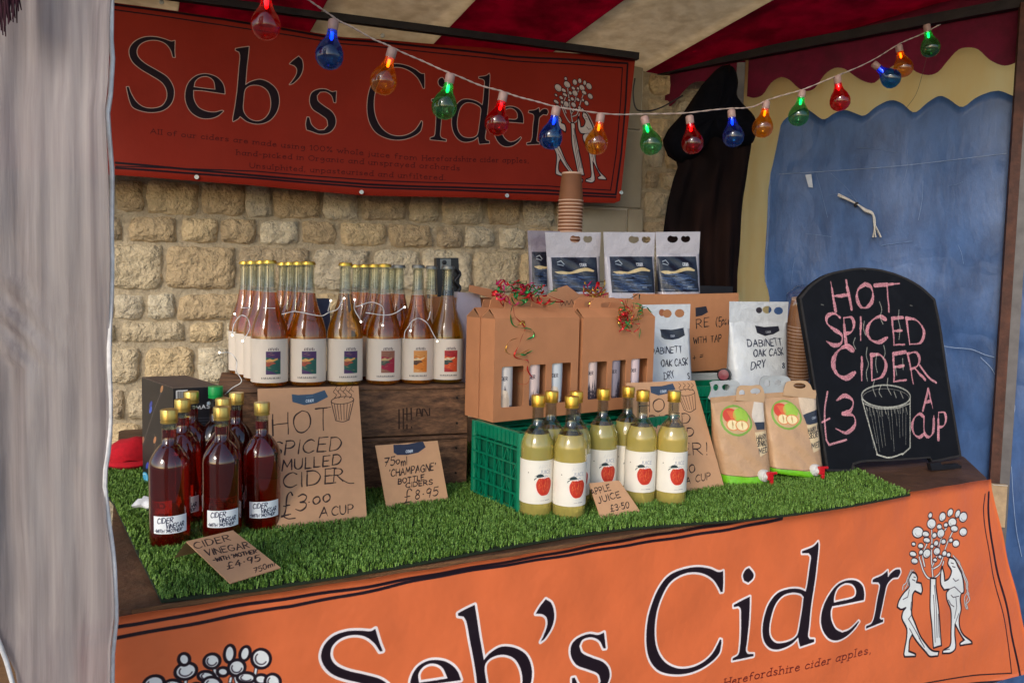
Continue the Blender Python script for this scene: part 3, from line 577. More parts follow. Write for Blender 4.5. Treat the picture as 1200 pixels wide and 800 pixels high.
def emblem_front():
    """tree with round fruit and two walking figures (front px): returns list of (kind, pts...)"""
    o = []
    fr = [(250, 118, 20, 22), (193, 155, 22, 24), (245, 83, 9, 13), (300, 90, 14, 20), (332, 72, 11, 18), (362, 76, 10, 18), (386, 90, 18, 22), (341, 113, 17, 20), (315, 125, 9, 11), (350, 140, 15, 14), (386, 153, 16, 18), (293, 160, 17, 20), (286, 132, 12, 12), (225, 162, 15, 13), (263, 168, 11, 13), (230, 188, 15, 12), (205, 213, 12, 12), (175, 205, 9, 9), (272, 202, 11, 13), (337, 190, 8, 11), (357, 203, 13, 16), (306, 196, 11, 12), (232, 245, 16, 20), (172, 247, 16, 12), (180, 277, 16, 13), (276, 236, 15, 17), (310, 246, 10, 13), (327, 252, 9, 11), (268, 273, 9, 9), (207, 240, 9, 12), (253, 215, 8, 10), (290, 260, 8, 9)]
    o.append(('fruit', fr))
    br = [[(262, 350), (240, 350), (220, 320), (210, 290), (200, 260)], [(258, 345), (255, 300), (252, 250), (252, 190), (250, 140)], [(262, 350), (285, 330), (300, 295), (305, 280)], [(256, 300), (275, 260), (290, 200), (310, 150), (335, 110)], [(262, 310), (290, 290), (320, 210), (345, 150)], [(225, 300), (215, 250), (232, 200)]]
    o.append(('branch', br))
    o.append(('white', [(248, 350), (270, 350), (268, 390), (275, 470), (285, 560), (292, 635), (256, 645), (248, 560), (240, 480), (245, 400)]))
    o.append(('white', [(170, 325), (185, 330), (195, 350), (190, 368), (210, 372), (214, 400), (208, 418), (182, 405), (172, 420), (168, 460), (163, 500), (172, 530), (195, 590), (225, 630), (250, 655), (280, 660), (275, 678), (240, 680), (222, 662), (180, 615), (160, 585), (148, 610), (144, 655), (175, 668), (175, 678), (125, 678), (122, 665), (135, 600), (138, 560), (122, 520), (128, 490), (140, 475), (120, 482), (105, 472), (112, 445), (135, 410), (158, 385), (155, 355)]))
    o.append(('white', [(330, 262), (350, 270), (362, 300), (375, 330), (384, 380), (385, 410), (375, 415), (372, 440), (378, 480), (370, 520), (372, 560), (385, 590), (415, 615), (418, 625), (370, 634), (368, 625), (385, 612), (362, 565), (352, 545), (350, 590), (350, 645), (330, 665), (295, 668), (298, 655), (328, 635), (334, 580), (335, 520), (330, 480), (312, 440), (310, 410), (322, 395), (300, 398), (288, 375), (290, 330), (298, 300), (304, 330), (305, 360), (322, 350), (335, 318), (322, 290)]))
    o.append(('hair', [[(165, 315), (150, 345), (142, 370), (130, 380), (128, 400)], [(175, 315), (155, 340), (150, 375), (138, 395)], [(180, 322), (160, 350), (155, 380)], [(350, 260), (368, 285), (375, 320), (392, 350), (395, 390), (408, 420), (398, 450), (405, 480)], [(345, 255), (372, 300), (385, 335), (400, 370), (400, 410), (412, 440), (395, 465), (400, 480)], [(362, 300), (378, 330), (402, 400), (390, 430), (395, 470)]]))
    o.append(('line', [[(165, 450), (160, 480), (165, 500), (150, 520)], [(330, 420), (340, 430), (365, 425)], [(340, 350), (350, 362), (362, 355)], [(322, 395), (345, 385), (372, 410)], [(262, 380), (265, 470), (272, 600)], [(150, 560), (165, 590)], [(130, 440), (150, 430), (158, 400)], [(178, 345), (186, 348)], [(172, 356), (184, 362)], [(148, 520), (170, 560), (200, 615)], [(336, 285), (345, 288)], [(340, 300), (350, 303)], [(352, 430), (358, 470), (350, 520)], [(318, 440), (330, 460), (345, 470)], [(375, 590), (390, 612)], [(256, 420), (258, 520), (264, 620)], [(274, 500), (282, 600)], [(300, 655), (325, 650)], [(190, 600), (215, 640)], [(352, 545), (368, 500)]]))
    return o
def draw_emblem(c, tr, red=1.0, col=(226, 228, 226)):
    E = emblem_front(); T = lambda P: [tr(p) for p in k2(P)]
    for kd, dt in E:
        if kd == 'branch':
            for b in dt: P = sm(T(b), corner=181); c.stroke(P, 3.3*red, INK); c.stroke(P, 1.9*red, col)
    for kd, dt in E:
        if kd == 'fruit':
            for x, y, rx, ry in dt:
                P = T(ell(x, y, rx, ry, .3, 18)); c.poly([c.m(P)], col, raw=True); c.stroke(P, 1.35*red, INK, closed=True)
                c.stroke(T(ell(x+2, y+2, rx*.55, ry*.55, .2, 18)[2:9]), .5*red, INK, .6)
        if kd == 'hair':
            for h in dt: P = sm(T(h), corner=181); c.stroke(P, 2.4*red, (110, 90, 90)); c.stroke(P, 1.1*red, col)
    for kd, dt in E:
        if kd == 'white':
            P = sm(T(dt), closed=True, n=4, corner=70); c.poly([c.m(P)], col, raw=True); c.stroke(P, 2.1*red, INK, closed=True)
        if kd == 'line':
            for h in dt: c.stroke(T(h), 1.0*red, INK, .9)
def draw_glyphs(c, G, tr, wout, out=WHT):
    for g in G.values():
        L_ = [c.m(sm([tr(p) for p in lp], closed=True, n=5, corner=48)) for lp in g]
        for l in L_: c.stroke(l, wout, out, raw=True, closed=True)
    for g in G.values():
        L_ = [c.m(sm([tr(p) for p in lp], closed=True, n=5, corner=48)) for lp in g]; c.poly(L_, INK, raw=True)
ident = lambda p: p
# ---- front banner
fz = GZ-.014; PPM = 900
fl = front.hit((85, 740))[0]; fr_ = front.hit((1215, 790))[0]
cf = pcanvas(front, fl-.02, fz-.62, fr_+.08, fz+.03, PPM, ORG)
draw_glyphs(cf, GF, ident, 9); draw_glyphs(cf, GB, b2f, 9); draw_emblem(cf, ident, 1.0)
# left emblem: cluster of fruit on stalks, traced
kl = K(130, 680, 4)
for a_, b_ in (((350, 450), (345, 560)), ((480, 400), (510, 480)), ((680, 400), (655, 520)), ((560, 450), (545, 520)), ((580, 440), (600, 520)), ((440, 470), (470, 560)), ((745, 470), (700, 560))):
    P = kl([a_, b_]); cf.stroke(P, 3.0, INK); cf.stroke(P, 1.7, (226, 228, 226))
for x, y, rx, ry, r in ((350, 418, 52, 38, -.3), (342, 362, 26, 28, 0), (472, 370, 38, 34, -.2), (555, 337, 25, 40, .1), (627, 337, 23, 34, .35), (702, 360, 44, 44, 0), (588, 402, 40, 36, -.4), (523, 420, 26, 20, 0), (447, 442, 40, 24, .1), (632, 448, 42, 24, 0), (472, 478, 44, 34, 0), (702, 455, 30, 22, 0), (755, 465, 36, 36, 0), (200, 478, 50, 38, -.3), (290, 490, 45, 30, 0), (400, 500, 30, 26, 0), (560, 500, 30, 24, 0), (330, 520, 36, 26, 0), (640, 520, 36, 26, 0), (250, 540, 30, 30, 0), (480, 550, 40, 26, 0), (730, 530, 30, 30, 0)):
    P = kl(ell(x, y, rx, ry, r, 22)); cf.poly([cf.m(P)], (226, 228, 226), raw=True); cf.stroke(P, 2.2, INK, closed=True)
    if rx > 30: cf.stroke(kl(ell(x, y, rx*.6, ry*.6, r, 22)[2:15]), 1.0, INK, .8)
LN = lambda c, P, w_, al=1, tr=ident: c.stroke([tr(p) for p in sm(P, n=5)], w_, INK, al)
LN(cf, [(85, 743), (135, 733), (165, 729), (250, 713), (330, 700.5), (430, 686), (497, 673.5), (623, 652), (740, 631), (852, 614), (930, 601)], 2.6)
LN(cf, [(85, 755), (135, 745.5), (192, 735.5), (285, 717.8), (325, 710.5), (343, 708), (443, 689), (497, 676.5), (623, 656), (740, 637), (852, 619.5), (915, 607.5)], 2.6)
LN(cf, [(1152, 578), (1150, 596), (1152, 629), (1163, 690), (1174, 745), (1178, 785), (1120, 791), (1064, 800)], 1.6)
LN(cf, [(1156, 576), (1155, 600), (1157.6, 635), (1170, 695), (1182, 759), (1188, 793), (1150, 797), (1115, 801)], 3.4)
cf.write('Herefordshire cider apples,', (846, 802), (1016, 762.5), 8.6, 1.15, (92, 20, 20), jit=.01, serif=True, slant=.12)
BIMG = cf.image('front_banner_print')
BM = M('front_banner_vinyl', img=BIMG, rough=.32, var=.04, vs=4, bump=.3, bs=2.6, bd=.05, spec=.5, detail=3)
bf = thing('front_banner', "orange vinyl banner reading Seb's Cider hung across the front of the counter", 'banner', (tA[0], tA[1], 0))
tl, tr_, brx = front.hit((100, 740)), front.hit((1166, 567)), front.hit((1203, 800))
sL, sR, sRB = front.hit((84, 740))[0], front.hit((1165.5, 600))[0], front.hit((1199, 767))[0]
slope = (sRB-sR)/(front.hit((1199, 767))[1]-front.hit((1165.5, 600))[1])
z1, z0 = fz, fz-.6
def bfn(u, v):
    t = z0+(z1-z0)*v; rt = sR+(t-front.hit((1165.5, 600))[1])*slope; a_ = sL+(rt-sL)*u
    top_ = .006*math.sin(a_*9)+.004*math.sin(a_*23+1)
    tt_ = t+(.012*max(0, (u-.35)/.65) if v == 1 else 0)
    o = .010*(1-v)+.004*math.sin(a_*7+t*5)*(1-v)+.0025*math.sin(a_*16-t*22)*math.sin(v*3.14)+.0018*math.sin(a_*45+math.sin(t*9)*2)*v*v+.012*(1-v)*max(0, (u-.9)*10)
    return front.P(a_, tt_, .004+o)
surf('banner_sheet', bfn, 150, 40, BM, bf, uvf=lambda u, v: (lambda t, a_: ((a_-cf.ext[0])/(cf.ext[2]-cf.ext[0]), (t-cf.ext[1])/(cf.ext[3]-cf.ext[1])))(z0+(z1-z0)*v, sL+((sR+(z0+(z1-z0)*v-front.hit((1165.5, 600))[1])*slope)-sL)*u), th=.0015, N=front.N)
# ---- rear banner
cb = pcanvas(back, back.hit((133, 100))[0]-.75, back.hit((133, 205))[1]-.03, back.hit((745, 100))[0]+.02, back.hit((133, 2))[1]+.05, PPM, (138, 38, 24))  # same orange print as the front; canopy shade painted in as dark red
draw_glyphs(cb, GF, f2b, 4.5, (190, 170, 160)); draw_glyphs(cb, GB, ident, 4.5, (190, 170, 160)); draw_emblem(cb, f2b, .55, (190, 180, 178))  # outlines and emblem dimmed to go with the painted shade
kb = K(130, 130, 2.308)
for tx, p0, p1 in (('All of our ciders are made using 100% whole juice from', (108, 62), (826, 134)), ('Herefordshire cider apples,', (842, 135), (1130, 141)), ('hand-picked in Organic and unsprayed orchards', (340, 119), (942, 162)), ('Unsulphited, unpasteurised and unfiltered.', (376, 154), (904, 188))):
    (a_, b_), (c_, d_) = kb([p0, p1]); cb.write(tx, (a_, b_), (c_, d_), 5.7, .65, (66, 14, 16), jit=.01, serif=True)
for P, w_ in (([(100, 2), (136, 6), (260, 22), (400, 47), (520, 57), (600, 66), (735, 75), (733, 120), (728, 180), (722, 228), (640, 223), (500, 219), (430, 216), (300, 206), (136, 191)], 2.2), ([(100, 6), (136, 12), (260, 29), (400, 52), (520, 63), (600, 71), (729, 80), (727, 120), (722, 180), (716, 223), (640, 218), (500, 214), (430, 211), (300, 201), (136, 195)], 1.2), ([(136, 197), (300, 209), (430, 219.5), (500, 222), (640, 227), (722, 231)], 2.0)):
    cb.stroke(P, w_, INK)
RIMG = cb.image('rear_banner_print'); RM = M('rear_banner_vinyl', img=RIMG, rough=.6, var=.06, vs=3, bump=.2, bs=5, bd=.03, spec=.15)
br_ = thing('rear_banner', "dark red shaded banner reading Seb's Cider hung along the back of the stall", 'banner', back.P(0, 0, 0)); EXB = cb.ext
topl = [back.hit(p) for p in ((100, -2), (133, 3), (260, 20), (400, 44), (560, 55), (742, 68))]; botl = [back.hit(p) for p in ((100, 203), (133, 205), (290, 217), (425, 229), (560, 232), (640, 236), (722, 238), (733, 232))]
def interp(P, s_): return np.interp(s_, [p[0] for p in P], [p[1] for p in P])
rT, rB = back.hit((744, 70))[0], back.hit((727, 236))[0]; sl = topl[0][0]-.7
def rfn(u, v, off=True):
    rt = rB+(rT-rB)*v; a_ = sl+(rt-sl)*u; t = interp(botl, a_)*(1-v)+interp(topl, a_)*v
    o = .006*math.sin(a_*6+v*3)+.003*math.sin(a_*17+v*5)
    return back.P(a_, t, o)
def ruv(u, v):
    q = rfn(u, v)-back.O; a_, t = q.dot(back.U), q.dot(back.V); return ((a_-EXB[0])/(EXB[2]-EXB[0]), (t-EXB[1])/(EXB[3]-EXB[1]))
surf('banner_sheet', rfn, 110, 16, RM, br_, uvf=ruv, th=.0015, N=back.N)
EY = M('eyelet_metal', (190, 190, 186), .3, .05, metal=1)
for p in ((231, 208), (423.5, 225.5), (593.5, 229.5), (727, 226), (190, 4), (448, 43), (652, 54), (740, 65)):
    a_, b_ = back.hit(p); MB().lathe([(.004, 0), (.007, 0), (.0085, .0015), (.007, .003), (.004, .003), (.004, 0)], 14, back.P(a_, b_, .009), back.N).build('eyelet', EY, br_, smooth=40)

# ================================================================ STALL FRAME, CANOPY, SHEETS
DK = M('dark_painted_steel', (26, 25, 34), .5, .2, 9, .15, 60, col2=(42, 38, 40), spec=.3)
shA, shB = ray((868, 300)), ray((1200, 300)); p1 = CAM+shA*(3.22/shA[1]); p2 = CAM+shB*(2.62/shB[1]); SP = vplane((p1[0], p1[1]), (p2[0], p2[1]))
fr = thing('market_stall', 'dark painted steel frame of the market stall with posts and rails', 'stall frame', (p1[0], p1[1], 0))
rl = [SP.P(*SP.hit(p), .05) for p in ((752, 92), (868, 72), (1016, 43), (1230, 3))]
for i in range(1): MB().bar(rl[0], rl[3], .03, .034).build('side_rail', DK, fr)
q0, q1 = back.P(*back.hit((240, 4)), .03), back.P(*back.hit((752, 70)), .03); dq = (q1-q0)/np.linalg.norm(q1-q0); MB().bar(q0-dq*1.1, q1-dq*.03, .026, .026).build('rear_rail', DK, fr)
P0, P1_ = SP.P(*SP.hit((874, 78)), .05), SP.P(*SP.hit((860, 350)), .05); dv = (P1_-P0)/np.linalg.norm(P1_-P0); MB().bar(P0, P0+dv*((P0[2]-.02)/-dv[2]), .032, .032, up=(.3, 1, 0)).build('rear_post', M('grey_post', (92, 92, 96), .5, .2, 10), fr)
PR = lambda x, y, o=.06: SP.P(*SP.hit((x, y)), o)
a_, b_ = PR(1203, 10), PR(1164.5, 600); dv = (b_-a_)/np.linalg.norm(b_-a_); MB().bar(a_, a_+dv*((a_[2]-.02)/-dv[2]), .03, .02, up=(.3, 1, 0)).build('front_post', M('rusty_post', (62, 36, 28), .7, .3, 14, .3, 50, col2=(84, 50, 36)), fr)
a_, b_ = PR(1212.5, 10, .045), PR(1174, 600, .045); b2_ = b_; dv = (b_-a_)/np.linalg.norm(b_-a_); MB().bar(a_, a_+dv*((a_[2]-.02)/-dv[2]), .034, .03, up=(.3, 1, 0)).build('outer_post', M('grey_post2', (96, 92, 92), .5, .2, 10), fr)
MB().bar(PR(1172.5, 562, .075), PR(1169.5, 610, .075), .05, .02, up=(.3, 1, 0)).build('wood_packer', M('packer', (176, 150, 118), .8, .2, 12, .3), fr)
# canopy: striped roof rising gently forward
YD = np.array([TU[1], -TU[0], math.tan(R_(6))])      # towards the front
bp_ = [at_y(p, d) for p, d in (((372, 22), 2.89), ((530, 40), 3.03), ((668, 50), 3.10), ((800, 60), 3.17))]
step = (bp_[3]-bp_[0])/3; E0 = bp_[0]
can = thing('canopy', 'faded maroon and cream striped fabric canopy roof with scalloped side valance', 'canopy', (E0[0], E0[1], 0))
REDF = glow_sheet('canopy_red', (184, 10, 82), .8, 0, (3, 3, 3), .8); CRMF = glow_sheet('canopy_cream', (228, 212, 186), .72, 0, (5, 5, 5), .8, col2=(200, 182, 154))
def roofpt(s_, t): return E0+step*s_+YD*t+np.array([0, 0, .012*math.sin(s_*6.28)*math.sin(min(t, 1)*3)])
for k_ in range(-4, 3):
    s0_, s1_ = k_, k_+1
    if k_ == 2: pass
    red = (k_ % 2 != 0) 
    if k_ == 2: s0_, s1_ = 2, 3; red = False
    surf('roof_stripe', lambda u, v: roofpt(s0_+(s1_-s0_)*u, -.42+2.2*v)+np.array([0, 0, .008*math.sin(u*3.14)]), 6, 16, REDF if red else CRMF, can, th=.002, N=(0, 0, -1))
surf('roof_stripe', lambda u, v: roofpt(3+1.6*u, -.3-.4*u+(2.08+.4*u)*v), 8, 16, REDF, can, th=.002, N=(0, 0, -1))
surf('roof_stripe', lambda u, v: roofpt(4.6+1.2*u, -.7-.6*u+(2.4+.6*u)*v), 8, 16, CRMF, can, th=.002, N=(0, 0, -1))
kv = K(860, 0, 3.529); sc = kv([(65, 405), (95, 412), (130, 400), (165, 350), (205, 326), (240, 338), (275, 370), (310, 384), (345, 372), (385, 318), (425, 290), (465, 292), (505, 320), (545, 343), (590, 350), (640, 300), (690, 270), (720, 272), (760, 305), (810, 318), (850, 305), (890, 260), (935, 215), (975, 207), (1015, 215), (1060, 255), (1110, 278), (1150, 275), (1195, 250), (1240, 210), (1300, 215), (1340, 250)])
def strip(name, pl, bottom, tops, off, mat, parent, amp=.004):
    B = sm(bottom, n=3, corner=181); H = [pl.hit(p) for p in B]; T_ = [pl.hit(p) for p in tops]; n = len(H); V = []; nr = 6
    for j in range(nr+1):
        for i, (a_, b_) in enumerate(H):
            t = interp(T_, a_); z_ = b_+(t-b_)*j/nr; V.append(pl.P(a_, z_, off+amp*math.sin(a_*26)*(1-j/nr)))
    f = [[j*n+i, j*n+i+1, (j+1)*n+i+1, (j+1)*n+i] for j in range(nr) for i in range(n-1)]; m_ = len(V)
    V += [np.array(v)-pl.N*.0015 for v in V]; f += [[q+m_ for q in g[::-1]] for g in f]
    return mesh(name, V, f, mat, parent, smooth=True)
VAL = glow_sheet('valance_red', (132, 10, 60), .36, 0, (3, 3, 3), .8)
strip('valance', SP, sc, [(860, 40), (1016, 12), (1300, -40)], .03, VAL, can)
strip('rear_valance', SP, [(744, 96), (750, 108), (762, 120), (775, 127), (790, 126), (802, 112), (815, 100), (830, 98), (845, 104), (860, 112), (872, 112)], [(740, 60), (880, 36)], .035, VAL, can)
# right hand sheets
CREAM = glow_sheet('cream_sheet', (255, 240, 204), .92, 0, (2, 2, .6), .5, col2=(252, 226, 176)); 
cs = thing('cream_side_sheet', 'cream translucent side sheet glowing above the blue tarpaulin', 'sheet', SP.P(0, 0, 0))
sA = SP.hit((862, 300))[0]; sZ = SP.hit((1200, 300))[0]+1.1
surf('sheet', lambda u, v: SP.P(sA+(sZ-sA)*u, .02+2.42*v, -.01+.005*math.sin(u*22+v*3)), 40, 20, CREAM, cs, th=.0015, N=SP.N)
BLUE = glow_sheet('blue_tarp', (84, 122, 182), .3, 0, (3, 3, 1.3), .38, col2=(54, 82, 130), vs=2.2, crease=1.5)
bt = thing('blue_tarpaulin', 'creased dusty blue tarpaulin with wavy top edge hung down the right side', 'tarpaulin', SP.P(.3, 0, 0))
edge = sm([(905, 345), (889, 318), (888, 295), (896, 250), (905, 205), (911, 160), (918, 144), (930, 134), (943, 127), (955, 134), (966, 141), (980, 133), (992, 130), (1004, 134), (1014, 137), (1028, 126), (1045, 118), (1058, 122), (1072, 133), (1086, 122), (1102, 113), (1114, 118), (1128, 127), (1145, 115), (1170, 107), (1190, 114), (1215, 118), (1240, 108)], n=3, corner=181)
H = [SP.hit(p) for p in edge]
bl = [h for h in H if h[0] > 0]
cols_ = [(a_, b_) for a_, b_ in H]; 
# columns from the left edge: rows share the outline on the left and top
def tarp(u, v):
    zt = 1.18; 
    x0_ = SP.hit((893, 400))[0]
    sR_ = sZ-.05
    a_ = x0_+(sR_-x0_)*u
    topz = interp([h for h in H if h[1] > SP.hit((911, 150))[1]-.02]+[(sR_, SP.hit((1240, 108))[1])], a_)
    z_ = .03+(topz-.03)*v
    lx = interp([(0, 0)], 0) if False else 0
    ls_ = np.interp(z_, [0, SP.hit((900, 345))[1], SP.hit((889, 305))[1], SP.hit((905, 205))[1], SP.hit((917, 144))[1], 3], [SP.hit((898, 420))[0], SP.hit((903, 345))[0], SP.hit((889, 305))[0], SP.hit((905, 205))[0], SP.hit((917, 144))[0], SP.hit((918, 144))[0]])
    if a_ < ls_: a_ = ls_
    fold = .006*math.exp(-((z_-SP.hit((1050, 190))[1]-.04*(u-.5))/.012)**2)-.008*math.exp(-((z_-SP.hit((1100, 406))[1])/.01)**2)
    return SP.P(a_, z_, .012+fold+.004*math.sin(a_*18+z_*3)+.0025*math.sin(z_*21+a_*6))
surf('tarp_sheet', tarp, 170, 60, BLUE, bt, th=.0015, N=SP.N)
CR = M('crease_white', (150, 172, 205), .5, .1)
def crease(P, r=.0012, mat=CR, name='crease', parent=bt, o=.022): MB().tube([SP.P(*SP.hit(p), o) for p in sm(P, n=4)], r, 5).build(name, mat, parent)
crease([(1100, 404), (1120, 407), (1140, 409), (1155, 415), (1166, 418)]); crease([(1150, 418), (1162, 430), (1168, 440)], .001); crease([(915, 205), (980, 201), (1060, 195), (1180, 181)], .0008)
for _ in range(16):
    x, y = rr.uniform(920, 1140), rr.uniform(170, 420); an_ = rr.choice([.1, -.15, 1.3, 1.7, .8]); l_ = rr.uniform(15, 60); crease([(x, y), (x+l_*.5*math.cos(an_)+rr.uniform(-4, 4), y+l_*.5*math.sin(an_)), (x+l_*math.cos(an_), y+l_*math.sin(an_)+rr.uniform(-5, 5))], rr.uniform(.0004, .0008), M('crease_soft', (108, 136, 178), .5, .1), o=.0185)
crease([(1186, 545), (1188, 580), (1192, 620), (1198, 650)], .0009); crease([(1184, 460), (1190, 475), (1187, 490)], .0012); crease([(1158, 560), (1170, 562), (1184, 563)], .0012, M('string_w', (215, 210, 200)), 'tie_string', fr, .09)
tp_ = thing('tape_scrap', 'small white tape scrap stuck high on the blue tarpaulin', 'tape', PR(950, 213, .02)); slab('tape', SP, [(946, 206), (953, 205), (955, 221), (950, 220)], [], .001, M('tape', (190, 200, 214), .6), tp_, front=.026)
rp = thing('twisted_tie', 'frayed bundle of pale string tied once and hanging on the blue tarpaulin', 'string', PR(1005, 245, .03)); kr = K(960, 200, 8)
for dx_, dy_, o in ((0, 0, 0), (-2, 14, .004), (6, 28, -.002), (14, 8, .003), (0, 22, .006)):
    MB().tube([SP.P(*SP.hit(p), .032+o) for p in sm(kr([(200+dx_, 225+dy_), (300, 275+dy_*.6), (385, 325+dy_*.2), (450, 365+dy_), (520, 400+dy_*.8), (545-dy_*.5, 500), (520+dx_*5+dy_*1.5, 630)]), n=4, corner=181)], .0022, 6).build('strand', M('strand_w', (196, 192, 184), .8, .15, 60), rp, smooth=60)
MB().lathe([(.009, -.004), (.0105, 0), (.009, .004)], 12, SP.P(*SP.hit(kr([(368, 325)])[0]), .035), SP.P(*SP.hit((1015, 247)))-SP.P(*SP.hit((1000, 238)))).build('binding', M('bind', (40, 36, 36), .7), rp, smooth=50)

# left hand translucent sheet, close to the camera
LS = glow_sheet('plastic_sheet', (206, 198, 196), .45, .24, (10, 10, .3), .42, col2=(140, 130, 134), vs=2.5)
la = ray((137, 400)); lp_ = CAM+la*(1.03/la[1]); LP = vplane((lp_[0]-.6, lp_[1]-.08), (lp_[0], lp_[1]))
ls_t = thing('plastic_side_sheet', 'grimy translucent grey plastic sheet hanging at the left front corner', 'sheet', LP.P(.5, 0, 0))
eR = [LP.hit(p) for p in ((141, -60), (133, 0), (131, 50), (133, 60), (131, 115), (128, 135), (132, 200), (133, 300), (130, 380), (130, 520), (124, 560), (128, 610), (136, 660), (138, 720), (133, 760), (134, 830))]
eL = [LP.hit(p) for p in ((-260, -60), (-230, 300), (-6, 420), (-4, 560), (-2, 640), (-6, 738), (6, 764), (18, 800), (30, 850))]
lz0, lz1 = LP.hit((100, 860))[1]-.5, LP.hit((100, -60))[1]+.55
def lfn(u, v):
    t = lz0+(lz1-lz0)*v; r = np.interp(t, [p[1] for p in eR[::-1]], [p[0] for p in eR[::-1]]); l = np.interp(t, [p[1] for p in eL[::-1]], [p[0] for p in eL[::-1]]); a_ = l+(r-l)*u; w_ = r-a_
    o = .004*math.sin(w_*75+t*1.2)+.004*math.sin(w_*38+2*math.sin(t*1.7))+.003*math.sin(w_*150+t*4)+.004*math.sin(w_*20+t*9)
    if w_ < .004: o += .004
    return LP.P(a_, t, o)
surf('sheet', lfn, 110, 50, LS, ls_t, th=.0012, N=LP.N)
MB().tube([LP.P(np.interp(t, [p[1] for p in eR[::-1]], [p[0] for p in eR[::-1]]), t, .004+.002*math.sin(t*40)) for t in np.linspace(lz0, lz1, 90)], .003, 6).build('hem', M('hem', (214, 210, 208), .5, .15, 30), ls_t, smooth=60)
MB().tube([LP.P(np.interp(t, [p[1] for p in eL[::-1]], [p[0] for p in eL[::-1]]), t, .004+.002*math.sin(t*40)) for t in np.linspace(lz0, lz1-.3, 60)], .003, 6).build('hem', MATS['hem'], ls_t, smooth=60)
fgt = thing('maroon_fringe', 'dark maroon wisps of fringe hanging in the top left corner', 'fringe', LP.P(*LP.hit((0, -10)), .03))
for i in range(44):
    x = rr.uniform(8, 46); y = 58-abs(x-28)*1.3+rr.uniform(-12, 6); MB().tube([LP.P(*LP.hit(p), -.0+.045+rr.uniform(0, .02)) for p in ((x-6, -60), (x-2, -20), (x+rr.uniform(-1, 3), y))], .0022, 5, rs=[1, 1, .3]).build('strand', M('fringe', (52, 14, 28), .9, .3, 40), fgt)
lb = thing('wooden_box', 'brown wooden box on the ground at the bottom left behind the plastic sheet', 'box', (-1.15, 1.45, 0))
MB().box((-1.15, 1.45, .30), (.62, .4, .56), bev=.004).build('box_body', M('ruddy_wood', (150, 66, 34), .6, .25, 6, .3), lb)
MB().box((-1.15, 1.44, .592), (.66, .44, .022), bev=.003).build('box_lid', M('brown_board', (140, 102, 66), .6, .2, 8, .3, stretch=(1, 8, 8)), lb)
# ================================================================ BOTTLES
def lab_canvas(circ, h, bg, ppm=1500): 
    c = Canvas(circ*ppm, h*ppm, bg, lambda p: ((p[0]+circ*500)*ppm/1000, p[1]*ppm/1000), ppm/1000); return c    # units: mm, x=0 faces front, y up
def label_band(name, r, z0, z1, img_m, parent, a0=-2.9, a1=2.9, n=40, arc=None):
    V = []; uv = []
    for k in range(n+1):
        t = a0+(a1-a0)*k/n
        for z in (z0, z1): V.append((r*math.sin(t), -r*math.cos(t), z)); uv.append((.5+t/(2*math.pi), (z-z0)/(z1-z0)))
    f = [[2*i, 2*i+2, 2*i+3, 2*i+1] for i in range(n)]; m_ = len(V)
    V += [(v[0]*(1-.00025/r), v[1]*(1-.00025/r), v[2]) for v in V]; uv += uv; f += [[i+m_ for i in q[::-1]] for q in f]
    return mesh(name, V, f, img_m, parent, uv=uv, smooth=True)
CLEAR = thin_glass('clear_glass', (232, 234, 228), .12, .04)
GOLD = M('gold_cap', (206, 176, 98), .32, .08, 40, metal=.85); CROWN = M('crown_cap', (214, 172, 72), .3, .08, 40, metal=.9)
def liquid(name, col, tr, rough=.04, sub=0): 
    return M(name, col, rough, .04, 3, trans=tr, ior=1.42, spec=.6, coat=1.0)
VIN = liquid('vinegar_liquid', (142, 18, 6), .88); CIDG = liquid('cider_amber', (228, 132, 10), .86); CIDY = liquid('cider_gold', (216, 160, 40), .9); JUICE = liquid('apple_juice', (226, 206, 112), .6)
def screw_bottle(name, h, r, rn, zs, zn, zfill, liq, label, cat, group, capm):
    """r body, rn neck, zs shoulder start, zn neck start, zfill liquid level"""
    t = thing(name, label, cat, group=group)
    def R(z):
        if z <= zs: return r
        if z < zn:
            s_ = (z-zs)/(zn-zs); return rn+(r-rn)*(math.cos(s_*math.pi/2)**.85 if s_ < 1 else 0)*(1-.0*s_)
        return rn-(.0008*(z-zn)/(h-zn))
    zz = [.003]+[zs*k/4 for k in (1, 2, 3)]+[zs+(zn-zs)*k/12 for k in range(13)]+[zn+(h-.02-zn)*k/3 for k in (1, 2, 3)]
    prof = [(0, .004), (r*.72, .004), (r*.8, 0), (r*.93, 0), (r, .006)]+[(R(z), z) for z in zz if .006 < z < zfill]+[(R(zfill), zfill)]
    MB().lathe(prof+[(0, zfill)], 40).build('bottle_body', liq, t, smooth=50)
    pr = [(R(z), z) for z in [zfill+.0004]+[q for q in zz if q > zfill+.001]]; prin = [(a_-.002, b_) for a_, b_ in pr[::-1]]
    MB().lathe(pr+prin, 32).build('glass_neck', CLEAR, t, smooth=50)
    MB().lathe([(rn+.0022, h-.026), (rn+.0026, h-.022), (rn+.0014, h-.0215), (rn+.0016, h-.0195), (rn+.0024, h-.019), (rn+.0026, h-.002), (rn+.0016, h), (0, h)], 28).build('screw_cap', capm, t, smooth=35)
    return t
def place(t, x, y, z, rot): t.location = (x, y, z); t.rotation_euler = (0, 0, rot)
def face(x, y): return math.atan2(-x, y)*-1*-1      # rotation that turns -Y towards the camera
def at_px(px, y): # x on the ground plane for a pixel column at depth y (mid height)
    return at_y((px, 420), y)[0]
